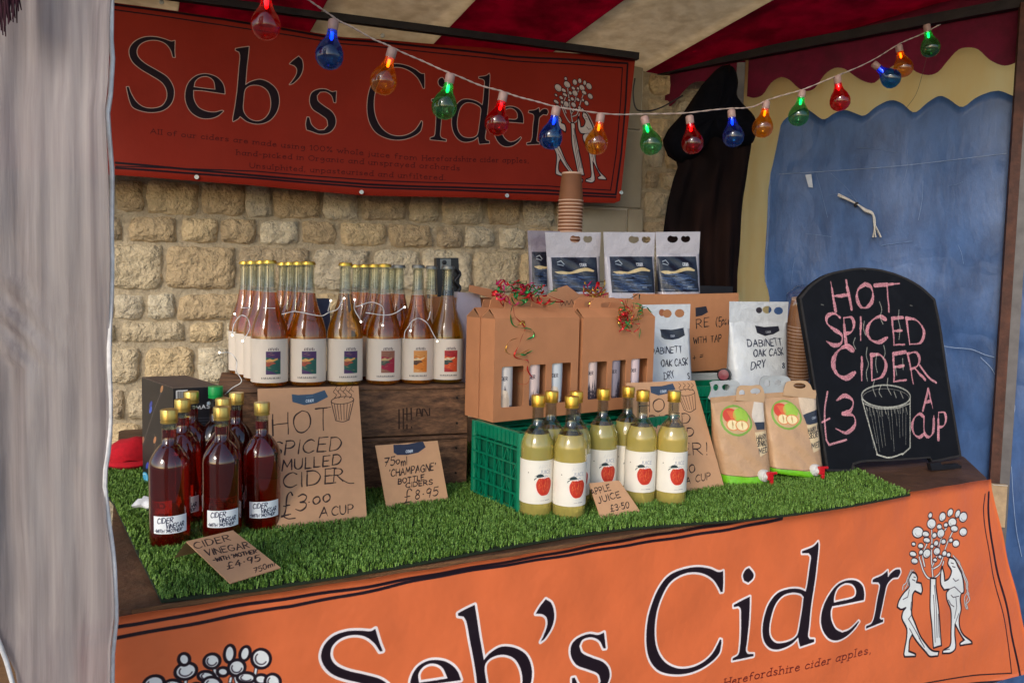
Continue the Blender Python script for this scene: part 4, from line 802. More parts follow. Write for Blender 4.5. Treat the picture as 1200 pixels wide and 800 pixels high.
# ---- vinegar
cv = lab_canvas(2*math.pi*.0375, .034, (232, 236, 240)); cv.use()
cv.write('CIDER', (-24, 20), (4, 22), -10, 1.3, (30, 36, 60), slant=.15, up=(0, -1)); cv.write('VINEGAR', (-8, 10.5), (25, 12), -8.5, 1.2, (30, 36, 60), slant=.2, up=(0, -1)); cv.write("-WITH 'MOTHER'", (-30, 2.5), (22, 3), -6, 1.1, (30, 36, 60), slant=.15, up=(0, -1))
VL = M('vinegar_label', img=cv.image('vinegar_label'), rough=.6, var=.02)
KH = .262
def vin(label, capm=GOLD, h=KH, lab=True, liq=VIN, grp='cider vinegar bottles'):
    t = screw_bottle('vinegar_bottle', h, .0375, .0135, .150, .196, .224, liq, label, 'bottle', grp, capm)
    if lab: label_band('paper_label', .0379, .028, .062, VL, t, -.86, .86, 24)
    return t
vdat = [(197.5, 1.468, 'front left dark red cider vinegar bottle, standing behind the folded vinegar price card'),
        (213.5, 1.592, 'second of the three dark red vinegar bottles running back beside the black box'),
        (224, 1.70, 'rearmost of the three dark red vinegar bottles in front of the black box'),
        (259.5, 1.512, 'middle dark red vinegar bottle at the front, right above the folded price card'),
        (261.5, 1.618, 'dark red vinegar bottle hidden directly behind the middle front one'),
        (277, 1.70, 'rear dark red vinegar bottle close to the dark end of the wooden crate'),
        (307, 1.578, 'right-hand dark red vinegar bottle in front of the mulled cider price card')]
v0 = vin(vdat[0][2])
for i, (px, y, lb_) in enumerate(vdat):
    t = v0 if i == 0 else copy_tree(v0); t['label'] = lb_; x = at_px(px, y); place(t, x, y, GZ, -math.atan2(x, y)+(.06 if i == 0 else .2 if i == 6 else .1)-.05)
gcap = M('green_cap', (0, 150, 70), .4, .05)
t = vin('dark bottle with a bright green screw cap between the vinegar bottles and the black box', gcap, .272, False, M('dark_liquid', (30, 10, 8), .05, .05, trans=.3, coat=.5), None); t.name = 'green_capped_bottle'; place(t, at_px(252.5, 1.72), 1.72, GZ, 0)
# ---- apple juice
HA = .271
ca = lab_canvas(2*math.pi*.0375, .098, (226, 220, 208), 1600); ca.use(); _m = ca.mp; ca.mp = lambda p: _m((-1+(p[0]-4)*1.35, 19+(p[1]-26)*1.12)) if p[0] > 0 else _m(p)
ca.poly([ell(18, 44, 15.5, 19.5)], (240, 214, 206)); ca.poly([sm([(18, 60), (8, 61), (4, 50), (6, 36), (12, 27), (18, 26), (25, 28), (31, 38), (33, 52), (28, 61), (22, 61)], closed=True)], (190, 48, 28))
for k_ in range(60):
    a_, b_ = rr.uniform(8, 28), rr.uniform(32, 58); ca.stroke([(a_, b_), (a_+rr.uniform(-1, 1), b_+rr.uniform(2, 6))], 1.4, rr.choice([(216, 96, 50), (224, 130, 70), (168, 34, 26), (204, 70, 40)]), .6)
ca.poly([sm([(4, 66), (0, 63), (-1, 58), (2, 56), (0, 60), (5, 62), (12, 63), (18, 64), (14, 69), (8, 69)], closed=True)], (36, 52, 56)); ca.stroke([(18, 60), (20, 66), (24, 64)], 1.2, (150, 150, 170))
ca.write('JUICE', (10, 70), (30, 70), -7, .9, (150, 152, 166), up=(0, -1), jit=0); ca.write('APPLE', (8, 80), (31, 80), -7, .7, (206, 202, 196), up=(0, -1), jit=0)
ca.poly([[(-21, 69), (-18, 69), (-19.5, 72)]], (90, 84, 70)); ca.stroke([(12, 16), (18, 16)], .9, (170, 160, 160)); ca.stroke([(20, 16.3), (29, 16.3)], .9, (110, 106, 120))
AL = M('apple_label', img=ca.image('apple_label'), rough=.55, var=.02)
def juice(label):
    t = screw_bottle('apple_juice_bottle', HA, .0375, .0135, .152, .205, .186, JUICE, label, 'bottle', 'apple juice bottles', CROWN); label_band('paper_label', .0379, .030, .128, AL, t); return t
jd = [(629, 1.718, 'front left apple juice bottle nearest the green crate corner'), (668, 1.712, 'apple juice bottle immediately left of the small apple juice price card'), (644, 1.785, 'apple juice bottle behind and between the two front left ones'), (673, 1.792, 'apple juice bottle directly behind the one left of the price card'),
      (704.5, 1.845, 'apple juice bottle standing behind the small apple juice price card'), (733.5, 1.898, 'rearmost apple juice bottle, up against the gift box and its price sign'), (750.5, 1.838, 'apple juice bottle just right of the price card, in front of the mulled sign'), (787, 1.842, 'rightmost apple juice bottle, covering the middle of the mulled cider sign')]
j0 = juice(jd[0][2])
for i, (px, y, lb_) in enumerate(jd):
    t = j0 if i == 0 else copy_tree(j0); t['label'] = lb_; x = at_y((px, 540), y)[0]; place(t, x, y, GZ, -math.atan2(x, y)+(-.12 if i == 6 else .0)+rr.uniform(-.06, .06))
    for ch in t.children:
        if ch.name.startswith('paper_label'): ch.location = (0, 0, rr.uniform(-.0016, .0016))
# ---- wooden crates
CU = np.array([math.cos(R_(19)), math.sin(R_(19)), 0]); CV = np.array([-CU[1], CU[0], 0]); CO = np.array([-.108, 1.955, GZ])-CU*.605; CH = .259
WOODC = M('crate_wood', (132, 94, 66), .75, .3, 5, .55, 30, stretch=(.8, 14, 14), col2=(78, 54, 38), bd=.006, detail=9)
WOODX = M('crate_wood_dark', (78, 58, 44), .8, .3, 6, .5, 30, stretch=(14, 14, 1.2), col2=(50, 36, 28), bd=.006)
CZS = [0.0, .1265]
CT = GZ+.256
def crate(z, label, printed):
    t = thing('wooden_crate', label, 'crate', tuple(CO+np.array([0, 0, z])), 'stacked wooden crates'); P = lambda a_, b_, c_: CO+CU*a_+CV*b_+ZZ*(z+c_)
    pl = Plane(P(0, 0, 0), CU, ZZ)
    mt = WOODC
    MB().box(P(.3025, .007, .062), (.605, .014, .118), CU, CV, ZZ, bev=.002).build('front_plank', mt, t); MB().box(P(.3025, .323, .062), (.605, .014, .118), CU, CV, ZZ, bev=.002).build('rear_plank', mt, t)
    for a_ in (.009, .596): MB().box(P(a_, .165, .062), (.016, .300, .116), CU, CV, ZZ, bev=.002).build('end_board', WOODX, t)
    for k_ in range(4): MB().box(P(.3025, .035+.0875*k_, .1245), (.603, .078, .009), CU, CV, ZZ, bev=.0015).build('slat', mt, t)
    for a_ in (.03, .575):
        for c_ in (.03, .095): MB().lathe([(.0035, 0), (.003, .0012), (0, .0014)], 8, P(a_, 0, c_), -CV).build('nail', M('nail', (50, 44, 40), .4, metal=.8), t)
    if printed:
        c = pl; BR = M('burnt_mark', (58, 38, 28), .9, .2, 40)
        kk = K(455, 465, 12)
        bars = [[(150, 170), (152, 450)], [(210, 160), (212, 450)], [(260, 150), (262, 330)], [(262, 380), (262, 450)], [(320, 150), (325, 320)], [(325, 410), (327, 440)], [(215, 235), (330, 235)], [(395, 270), (405, 165), (440, 160)], [(440, 160), (470, 270)], [(405, 225), (470, 225)], [(480, 270), (480, 165), (500, 165)], [(505, 165), (560, 265)], [(578, 155), (580, 265)]]
        for b in bars:
            P3 = [pl.P(*pl.hit(p), .0006) for p in kk(b)]
            mb = MB(); 
            for u, v in zip(P3[:-1], P3[1:]): mb.bar(u, v, .0035 if abs(u[2]-v[2]) > .005 else .002, .001, up=pl.N)
            mb.build('burnt_stroke', BR, t)
    return t
crate(0, 'lower dark slatted wooden crate standing on the grass mat behind the champagne price card', False)
crate(CZS[1]+.003, 'upper brown wooden crate with burnt-in lettering, carrying the cider bottles', True)
# ---- champagne cider bottles
def cider_label(cols):
    c = lab_canvas(2*math.pi*.044, .104, (214, 202, 188), 1600); c.use(); x0, x1, y0, y1 = 3, 27, 24, 69; om = c.mp; c.mp = lambda p: om((-6+(p[0]-3)*1.45, 20.5+(p[1]-24)*1.2)); c.ppu *= 1.3
    A, B_, C_, D_ = cols
    c.poly([[(x0, y0), (x1, y0), (x1, y1), (x0, y1)]], C_)
    c.poly([[(x0, 58), (x1, 54), (x1, y1), (x0, y1)]], A); c.poly([[(x0, 52), (9, 55), (14, 53), (22, 56), (22, 53), (15, 49), (8, 48), (x0, 49)]], B_)
    c.poly([sm([(x0, 48), (9, 49), (16, 48), (19, 45), (12, 43), (8, 39), (x0, 40)], closed=True)], D_); c.poly([sm([(x0, y0), (x1-6, y0), (14, 29), (8, 31), (x0, 33)], closed=True)], A)
    for k_ in range(26): xx = rr.uniform(x0+1, x1-6); yy = rr.uniform(y0+2, y1-2); c.stroke([(xx, yy), (xx+rr.uniform(2, 5), yy+rr.uniform(-1, 1))], .8, rr.choice([A, B_, D_, C_]), .5)
    for k_ in range(7): c.stroke([(7+2.6*k_, 71), (7.4+2.6*k_, 74+(k_ % 3))], 1.1, (40, 34, 44))
    c.stroke([(7, 75.5), (22, 75)], .5, (120, 110, 110))
    for k_ in range(14): c.stroke([(-4+2.3*k_, 15), (-4+2.3*k_+(k_ % 3)*.5, 17.4)], 1.1, (50, 44, 46), .9)
    return c
CLM = []
for i, cl in enumerate([((72, 44, 90), (214, 160, 92), (30, 84, 74), (150, 70, 52)), ((140, 92, 74), (190, 160, 110), (150, 28, 56), (60, 74, 66)), ((206, 140, 74), (226, 196, 150), (208, 120, 40), (70, 50, 44)), ((160, 34, 40), (220, 200, 160), (196, 74, 34), (40, 66, 62))]):
    CLM.append(M('cider_label_%d' % i, img=cider_label(cl).image('cider_label_%d' % i), rough=.6, var=.02))
SILV = M('silver_cap', (128, 126, 116), .4, .1, 40, metal=.8)
def champ(label, liq, lm, capm):
    t = thing('cider_bottle', label, 'bottle', group='champagne style cider bottles on the crate'); r = .0435; rn = .0135; H_ = .298
    pts = [(.006, r), (.115, r), (.130, .0425), (.150, .0375), (.170, .0300), (.190, .0232), (.212, .0180), (.235, .0150), (.262, .0136), (.284, .0134)]
    R = lambda z: float(np.interp(z, [p[0] for p in pts], [p[1] for p in pts])); zf = .222; zz = list(np.linspace(.13, zf, 12))
    MB().lathe([(0, .012), (.02, .010), (.032, 0), (.040, 0), (r, .006), (r, .06), (r, .112)]+[(R(z), z) for z in zz]+[(0, zf)], 40).build('bottle_body', liq, t, smooth=50)
    zz = [zf+.0004, .235, .25, .262, .284]; pr = [(R(z), z) for z in zz]+[(.0155, .285), (.0158, .291), (.013, .293)]
    MB().lathe(pr+[(.0105, .293)]+[(a_-.003, b_) for a_, b_ in pr[-4:0:-1]], 28).build('glass_neck', CLEAR, t, smooth=50)
    V = []; n = 42; rows_ = [(.0168, .290), (.0166, .2945), (.0148, .298), (0, .2985)]
    mb = MB().lathe(rows_, n)
    for k_ in range(n):
        x, y, z = mb.v[k_]; q = 1+(.05 if k_ % 2 else -.02); mb.v[k_] = (x*q, y*q, z)
    mb.build('crown_cap', capm, t, smooth=35)
    label_band('paper_label', r+.0003, .008, .112, lm, t); return t
cpr = [(316.5, 360), (363.5, 362), (404.5, 363), (449.5, 363), (489, 366), (524, 366)]
FL = lambda px, off: (lambda pl: pl.hit((px, 430))[0])(Plane(CO+CV*off, CU, ZZ))
cols = [(316, [307, 296.5, 288], 0, CIDG, CROWN), (361, [350, 340, 332], 0, CIDG, CROWN), (404, [], 0, CIDY, CROWN), (449.5, [438, 427, 417], 1, CIDG, CROWN), (488.5, [466, 457], 2, CIDG, SILV), (523, [504], 3, CIDY, SILV)]
ordn = ['first', 'second', 'third', 'fourth', 'fifth', 'sixth']; c0 = {}
lk = ['purple and green picture label', 'purple and green picture label', 'purple and green picture label', 'red and brown picture label', 'orange picture label', 'red and green picture label']
for ci, (px, backs, li, liq, cp) in enumerate(cols):
    for ri, q in enumerate([px]+backs):
        off = .052+.083*ri; a_ = FL(q if ri == 0 else q, off)
        p = CO+CU*a_+CV*off; sz = 0.0
        key = (li, liq.name, cp.name)
        lab = f'cider bottle with {lk[ci]}, {ordn[ci]} from left in front row' if ri == 0 else f'cider bottle {ordn[ri]} back in column {ordn[ci]} from the left on the crate'
        if key not in c0: t = c0[key] = champ(lab, liq, CLM[li], cp)
        else: t = copy_tree(c0[key])
        t['label'] = lab; place(t, p[0], p[1], CT+.0065, -math.atan2(p[0], p[1])+[-.06, -.2, .1, .0, -.05, .02][ci])
# fairy light wire
FP = Plane(CO+CV*.003, CU, ZZ); kf = K(250, 290, 3.871); fst = thing('fairy_light_wire', 'thin white wire with tiny lit beads draped over the cider bottles', 'fairy lights', tuple(FP.P(.2, .3, 0)))
WW = M('white_wire', (224, 220, 214), .4, .05); LEDM = M('led_bead', (255, 250, 240), .3, emis=(255, 246, 230), es=2.5)
for P in ([(30, 475), (75, 478), (105, 510), (105, 560), (128, 605), (80, 640), (45, 672), (20, 700)], [(85, 395), (95, 345), (125, 308), (150, 315), (165, 350), (160, 380), (133, 422)], [(97, 300), (110, 318), (125, 308)], [(125, 272), (170, 274)], [(228, 273), (280, 275)], [(310, 302), (370, 290), (490, 310), (520, 295), (560, 280), (592, 228)], [(530, 240), (520, 290)], [(640, 235), (640, 280), (670, 335)], [(645, 268), (720, 248), (770, 275), (767, 350)], [(690, 295), (800, 305), (865, 270)], [(893, 375), (900, 335), (930, 320), (970, 345), (1012, 422)], [(860, 430), (870, 380), (893, 340)], [(970, 330), (985, 290)]):
    MB().tube([FP.P(*FP.hit(p), .004+.004*math.sin(i)) for i, p in enumerate(sm(kf(P), n=5, corner=181))], .0011, 6).build('wire', WW, fst, smooth=60)
for p in ((28, 475), (86, 397), (133, 423), (97, 300), (668, 336), (767, 352), (866, 270), (893, 376), (1013, 424), (532, 240), (592, 230), (640, 236)):
    MB().lathe([(0, -.0026), (.0018, -.0018), (.0026, 0), (.0018, .0018), (0, .0026)], 10, FP.P(*FP.hit(kf([p])[0]), .006)).build('light_bead', LEDM, fst, smooth=80)
# black gadget behind bottles
kg = K(500, 290, 8.888); GP_ = Plane(CO+CV*.29, CU, ZZ); gd = thing('black_light_controller', 'black and silver gadget box with a dark cable behind the rightmost cider bottles', 'controller', tuple(GP_.P(.5, .3)))
BK = M('black_plastic', (24, 24, 28), .4, .2, 20)
slab('case', GP_, kg([(100, 108), (330, 108), (338, 240), (345, 300), (330, 600), (290, 640), (120, 640)]), [], .03, BK, gd); slab('silver_plate', GP_, kg([(140, 120), (250, 120), (250, 225), (140, 225)]), [], .004, M('grey_plate', (120, 124, 124), .4, metal=.5), gd, front=.0035)
MB().lathe([(.007, 0), (.0065, .003), (0, .004)], 16, GP_.P(*GP_.hit(kg([(180, 155)])[0]), .004), GP_.N).build('dial', BK, gd, smooth=40)
MB().tube([GP_.P(*GP_.hit(p), .008) for p in sm(kg([(300, 220), (340, 280), (290, 350), (340, 420), (300, 500), (330, 560), (300, 640)]), corner=181)], .005, 7).build('cable', BK, gd, smooth=60)
nb = thing('navy_box', 'small navy blue box wedged between the rear cider bottles', 'box', tuple(GP_.P(.3, .2))); slab('carton', GP_, [(366, 350), (386, 350), (388, 400), (368, 400)], [], .05, M('navy', (26, 36, 66), .6), nb)

# ================================================================ PAPER AND CARD SIGNS
KRAFT = (196, 150, 112); PENC = (44, 28, 26)
def card(name, label, pl, quad, th, draw, bg=KRAFT, ppm=1400, cat='price card', front=0, group=None, rough=.8, mname=None, bump=.15, parent=None):
    q = [pl.hit(p) for p in quad]; s = [a_ for a_, _ in q]; t_ = [b_ for _, b_ in q]; e_ = (min(s)-.002, min(t_)-.002, max(s)+.002, max(t_)+.002)
    c = pcanvas(pl, *e_, ppm, bg)
    for _ in range(120):
        x, y = rr.uniform(0, c.W), rr.uniform(0, c.H); c.stroke([(x, y), (x+rr.uniform(-5, 5), y+rr.uniform(-2, 2))], 1.2, tuple(v-18 for v in bg), .3, raw=True)
    draw(c); m = M(mname or name+'_mat', img=c.image(name+'_print'), rough=rough, var=.04, vs=20, bump=bump, bs=90, bd=.002)
    if parent is None:
        o = slab(name, pl, quad, [], th, m, ext=e_, base=tuple(pl.P(*q[-1])), front=front); tag(o, label, cat, group); return o
    return slab(name, pl, quad, [], th, m, parent, ext=e_, front=front)
def badge(c, P, col=(52, 66, 86)):
    c.poly([c.m(P)], col, raw=True)
def cupdraw(c, P0, w_, col, k_): pass
g1 = lean_plane((307, 621.7), (430, 608), 36)
def d1(c):
    c.use(290, 440, 4.21); c.poly([[(218, 92), (250, 96), (320, 92), (380, 72), (397, 105), (340, 135), (280, 146), (222, 130)]], (58, 82, 104)); c.write('CIDER', (288, 132), (326, 128), 12, 2.6, (200, 210, 216), jit=0); c.stroke([(290, 106), (322, 102)], 3, (90, 114, 134))
    W = 5.2
    c.write('HOT', (126, 300), (412, 262), 106, W, PENC, slant=-.02); c.write('SPICED', (120, 396), (460, 368), 66, W, PENC, slant=.08); c.write('MULLED', (170, 470), (460, 438), 52, W, PENC, slant=.04); c.write('CIDE', (175, 556), (435, 528), 72, W, PENC); c.write('R', (425, 520), (470, 518), 62, W, PENC); c.stroke(sm([(440, 492), (470, 515), (500, 530), (524, 530)], corner=181), W-1, PENC)
    c.write('£', (168, 700), (212, 690), 110, W, PENC, slant=.2); c.stroke(sm([(170, 690), (200, 705), (235, 702)], corner=181), W, PENC); c.write('3', (235, 668), (285, 664), 82, W, PENC, slant=.15); c.write('·00', (298, 640), (408, 618), 36, W, PENC); c.write('A', (355, 698), (395, 690), 46, W-1, PENC); c.write('CUP', (415, 690), (522, 676), 44, W-1, PENC)
    for x in (0, 1): c.stroke(ell(468, 122, 56, 18, -.1), 3, PENC, closed=True)
    c.stroke([(412, 128), (435, 222)], 3.4, PENC); c.stroke([(524, 118), (500, 218)], 3.4, PENC); c.stroke(sm([(435, 222), (470, 228), (500, 218)], corner=181), 3.4, PENC)
    for a_, b_ in ((428, 440), (442, 452), (458, 463), (475, 476), (492, 486), (508, 494)): c.stroke([(a_, 140), (b_, 218)], 2.6, PENC)
    for x in (430, 452, 478, 505): c.stroke(sm([(x, 70), (x-6, 82), (x+8, 95), (x-2, 112)], corner=181), 2.8, PENC); c.stroke(sm([(x+12, 52), (x+4, 66), (x+18, 80)], corner=181), 2.6, PENC)
card('mulled_cider_sign', 'kraft card with hand-drawn cup pricing hot spiced mulled cider, leaning on the wooden crate', g1, [(301.9, 455.4), (420, 452), (430, 608), (307.5, 621.5)], .004, d1)
g2 = lean_plane((453, 594.7), (525.6, 586), 20)
def d2(c):
    c.use(420, 440, 4.707); c.poly([[(193, 382), (270, 380), (355, 362), (371, 395), (330, 425), (270, 438), (215, 438), (195, 425)]], (42, 50, 72)); c.write('CIDER', (262, 426), (300, 422), 13, 3, (206, 212, 220), jit=0)
    W = 4.6
    c.write('75', (143, 502), (200, 494), 46, W, PENC, slant=.1); c.write('0', (208, 488), (228, 484), 22, W, PENC); c.write('ml', (236, 498), (270, 492), 44, W, PENC)
    c.write("'CHAMPAGNE'", (170, 558), (424, 520), 38, W, PENC, slant=.05); c.write('BOTTLE', (220, 598), (362, 572), 27, W, PENC); c.write('CIDERS', (262, 618), (408, 598), 25, W, PENC); c.write('£', (250, 706), (290, 698), 72, W, PENC, slant=.1); c.write('8·95', (312, 682), (438, 660), 46, W, PENC, slant=.1)
card('champagne_cider_card', "small kraft card pricing 750ml 'champagne' bottle ciders, propped on the lower crate", g2, [(440, 521.8), (512.8, 516), (525.6, 586), (453, 594.7)], .003, d2)
# tent card
f0, f1 = at_z((269.7, 682.8), GZ+.010), at_z((329, 664.6), GZ+.010); r0 = at_z((218.4, 634), GZ+.052); r1 = at_z((273, 621), GZ+.052)
tl_ = Plane(f0, f1-f0, r0-f0)
def d3(c):
    c.use(130, 430, 3.077); W = 3.6
    # writing follows the card: rows skewed down to the right
    c.write('CIDER', (306, 655), (432, 624), 23, W, PENC, up=(-.45, -.9)); c.write('VINEGAR', (346, 680), (500, 650), 23, W, PENC, up=(-.4, -.9)); c.write("-WITH 'MOTHER'", (372, 702), (532, 668), 14, W, PENC, up=(-.35, -.9)); c.write('£4·95', (420, 728), (538, 698), 23, W, PENC, up=(-.1, -1)); c.write('750ml', (518, 742), (592, 715), 18, W-.8, PENC, up=(-.2, -1))
tent = thing('vinegar_tent_card', 'folded kraft tent card pricing cider vinegar with mother, in front of the vinegar bottles', 'price card', tuple(f0))
card('front_panel', '', tl_, [(218.4, 634), (273, 621), (329, 664.6), (269.7, 682.8)], .002, d3, parent=tent)
qr = [tl_.P(*tl_.hit(p)) for p in ((218.4, 634), (273, 621))]; nb_ = TV*.075-ZZ*(.042); 
b0, b1 = at_z((204, 653.5), GZ+.011), None
b1 = b0+(qr[1]-qr[0]); mesh('rear_panel', [qr[0], qr[1], b1, b0]+[v+np.array([.001, .002, 0]) for v in (qr[0], qr[1], b1, b0)], [[0, 1, 2, 3], [7, 6, 5, 4], [0, 4, 5, 1], [1, 5, 6, 2], [2, 6, 7, 3], [3, 7, 4, 0]], M('kraft_plain', KRAFT, .8, .06, 30, .1, 90), tent)
g4 = lean_plane((704.7, 607.7), (751.5, 600.5), 38)
def d4(c):
    c.use(580, 430, 4.21); W = 3.8
    c.write('APPLE', (478, 632), (572, 606), 30, W, PENC, up=(-.35, -.93)); c.write('JUICE', (512, 672), (620, 640), 30, W, PENC, up=(-.3, -.95)); c.write('£3·50', (572, 712), (662, 692), 30, W, PENC, up=(-.15, -1))
card('apple_juice_card', 'small tilted kraft card pricing apple juice between the juice bottles', g4, [(690.4, 565.9), (725.4, 562.5), (751.5, 600.5), (704.7, 607.7)], .003, d4)
g5 = lean_plane((766, 582), (848.7, 569.9), 26)
def d5(c):
    c.use(700, 440, 5.3125); W = 5.6
    c.poly([[(330, 68), (400, 66), (470, 50), (486, 85), (440, 112), (380, 124), (334, 108)]], (56, 70, 92)); c.write('CIDER', (392, 108), (430, 104), 14, 3, (190, 200, 210), jit=0)
    c.write('HOT', (262, 232), (500, 216), 78, W, PENC); c.write('SPICED', (268, 318), (580, 296), 62, W, PENC, up=(-.06, -1)); c.write('MULLED', (300, 398), (600, 378), 54, W, PENC); c.write('CIDER!', (330, 492), (690, 492), 72, W, PENC, up=(-.05, -1)); c.write('£3·00', (400, 612), (608, 600), 50, W, PENC); c.write('A', (546, 676), (580, 668), 40, W-1, PENC); c.write('CUP', (612, 662), (704, 644), 44, W-1, PENC)
    c.stroke(ell(552, 106, 54, 20, -.05), 3.4, PENC, closed=True); c.stroke([(500, 112), (540, 214)], 4, PENC); c.stroke([(606, 104), (612, 208)], 4, PENC); c.stroke(sm([(540, 214), (575, 228), (612, 208)], corner=181), 4, PENC)
    for a_, b_ in ((515, 550), (532, 562), (550, 575), (570, 588), (590, 600)): c.stroke([(a_, 128), (b_, 212)], 3, PENC)
    for x in (512, 540, 568, 590): c.stroke(sm([(x-6, 48), (x+8, 62), (x-4, 76), (x+10, 94)], corner=181), 3, PENC)
card('rear_mulled_cider_sign', 'kraft sign for hot spiced mulled cider partly hidden behind the juice bottles', g5, [(734, 448.5), (813.9, 445.6), (848.7, 569.9), (766.5, 582)], .004, d5)
# chalkboard
gb = lean_plane((968, 557), (1125, 536), 9)
kc = K(930, 300, 3.077); outl = sm(kc([(120, 775), (70, 450), (20, 150), (60, 105), (120, 66), (200, 46), (260, 42), (330, 52), (400, 76), (460, 110), (510, 155), (530, 250), (552, 400), (578, 560), (605, 722), (500, 744), (492, 728), (350, 738), (250, 742), (218, 752), (215, 775)]), closed=True, n=4, corner=28)
PINK = (226, 158, 166); CHK = (214, 212, 196)
def d6(c):
    c.use(930, 300, 3.077)
    for _ in range(160):
        x, y = rr.uniform(40, 600), rr.uniform(50, 740); c.stroke([(x, y), (x+rr.uniform(-40, 40), y+rr.uniform(-40, 40))], rr.uniform(6, 26), rr.choice([(40, 46, 52), (24, 28, 36), (48, 54, 60)]), .1)
    def cw(t, p0, p1, h, w_, up=(0, -1)):
        w_ *= .92
        c.write(t, p0, p1, h, w_, PINK, up=up, jit=.02); c.write(t, (p0[0]+1, p0[1]-1), (p1[0]+1, p1[1]-1), h, w_*.35, (196, 120, 132), up=up, jit=.02, al=.7); 
    cw('H', (152, 196), (208, 192), 106, 9, (-.16, -1)); cw('O', (226, 190), (286, 186), 88, 10); cw('T', (300, 202), (388, 196), 100, 10, (-.08, -1))
    cw('S', (120, 320), (180, 322), 118, 9, (-.1, -1)); cw('P', (190, 326), (226, 318), 106, 9, (-.1, -1)); cw('I', (238, 304), (244, 304), 84, 8); cw('C', (266, 318), (338, 308), 92, 10); cw('E', (362, 320), (400, 318), 94, 8, (-.05, -1)); cw('D', (418, 318), (478, 322), 94, 9, (-.1, -1))
    cw('C', (145, 446), (222, 438), 114, 13, (-.02, -1)); cw('I', (242, 448), (248, 448), 84, 9); cw('D', (282, 448), (336, 440), 92, 10); cw('E', (362, 452), (406, 446), 98, 9); cw('R', (432, 458), (474, 444), 106, 9, (-.22, -1)); c.stroke(sm([(455, 395), (490, 440), (514, 456)], corner=181), 8, PINK)
    cw('3', (152, 638), (222, 636), 136, 9); c.stroke(sm([(122, 490), (112, 560), (118, 660), (128, 680), (190, 662)], corner=60), 7, PINK); c.stroke([(100, 600), (130, 585)], 6, PINK)
    cw('A', (466, 556), (502, 548), 74, 7); cw('C', (428, 656), (472, 652), 84, 8); cw('U', (470, 652), (506, 650), 74, 8); cw('P', (522, 660), (550, 656), 100, 8)
    c.stroke(ell(333, 505, 88, 40, .03, 30), 5, CHK, .85, closed=True); c.stroke(ell(333, 512, 84, 34, .03, 30), 2, CHK, .6, closed=True)
    c.stroke([(246, 515), (302, 715)], 5, CHK, .9); c.stroke([(420, 515), (420, 690), (392, 715)], 5, CHK, .9); c.stroke(sm([(300, 715), (345, 726), (392, 712)], corner=181), 5, CHK)
    c.stroke(sm([(250, 530), (300, 548), (370, 548), (418, 532)], corner=181), 4, CHK, .8)
    for i, x in enumerate(range(262, 412, 13)): c.stroke([(x, 545+rr.uniform(0, 4)), (290+(x-262)*.8, 560+rr.uniform(20, 150))], 1.6, CHK, .7)
    for i in range(14): x = 262+i*11; c.stroke([(x, 545), (x+rr.uniform(2, 6), 545+rr.uniform(12, 34))], 2.4, CHK, .7)
    for P in ([(310, 165), (318, 195), (312, 220), (322, 245)], [(380, 195), (378, 230), (384, 260), (380, 300)], [(255, 235), (252, 262), (260, 285)], [(222, 295), (216, 315), (224, 335)], [(265, 330), (262, 360), (270, 390), (262, 420), (266, 450)], [(325, 322), (330, 350), (322, 372)], [(292, 445), (286, 475), (296, 505)], [(315, 465), (308, 490), (318, 508)], [(340, 440), (338, 470), (352, 500)], [(362, 488), (370, 510)], [(385, 490), (395, 512)], [(300, 350), (296, 390), (302, 420)], [(366, 395), (372, 430)], [(393, 370), (395, 410)]):
        c.stroke(sm(P, corner=181), 3.4, CHK, .75)
    for p in ((252, 48), (292, 50), (420, 178), (100, 175), (470, 725)): c.stroke([p, (p[0]+8, p[1]+2)], 3.5, (150, 150, 140), .7)
q = [gb.hit(p) for p in outl]; ex = (min(a_ for a_, _ in q)-.003, min(b_ for _, b_ in q)-.003, max(a_ for a_, _ in q)+.003, max(b_ for _, b_ in q)+.003)
cc = pcanvas(gb, *ex, 1100, (22, 24, 29)); cc.grain = .32; cc.press = .3; d6(cc); cc.use()
cbm = M('chalkboard_paint', img=cc.image('chalkboard_print'), rough=.8, var=.15, vs=6, spec=.12)
cbt = thing('chalkboard', 'black arch-topped chalkboard offering hot spiced cider in pink chalk', 'chalkboard', tuple(gb.P(*gb.hit((1045, 545)))))
slab('board', gb, outl, [], .012, cbm, cbt, ext=ex)
slab('rim', gb, outl, [sm(kc([(126, 768), (76, 450), (28, 154), (64, 112), (122, 73), (202, 53), (260, 49), (328, 59), (396, 82), (456, 117), (503, 160), (523, 254), (545, 402), (571, 562), (597, 716), (500, 736), (492, 722), (350, 731), (250, 735), (212, 745), (208, 768)]), closed=True, n=4, corner=28)], .004, M('board_edge', (40, 36, 34), .7, .3, 30), cbt, front=.0012)
hb = thing('black_bracket', 'small black metal bracket on the counter under the right foot of the chalkboard', 'bracket', tuple(at_z((1100, 548)))); HP = lean_plane((1085, 551), (1128, 545), 2); slab('plate', HP, [(1090, 543), (1102, 541), (1104, 545), (1122, 543), (1127, 546), (1126, 549), (1092, 551)], [], .012, BK, hb)
# ================================================================ BOXES, CRATES, POUCHES
KB = M('kraft_board', (184, 124, 84), .72, .09, 5, .3, 22, bd=.006); KBI = M('kraft_inside', (150, 104, 72), .85, .08, 14)
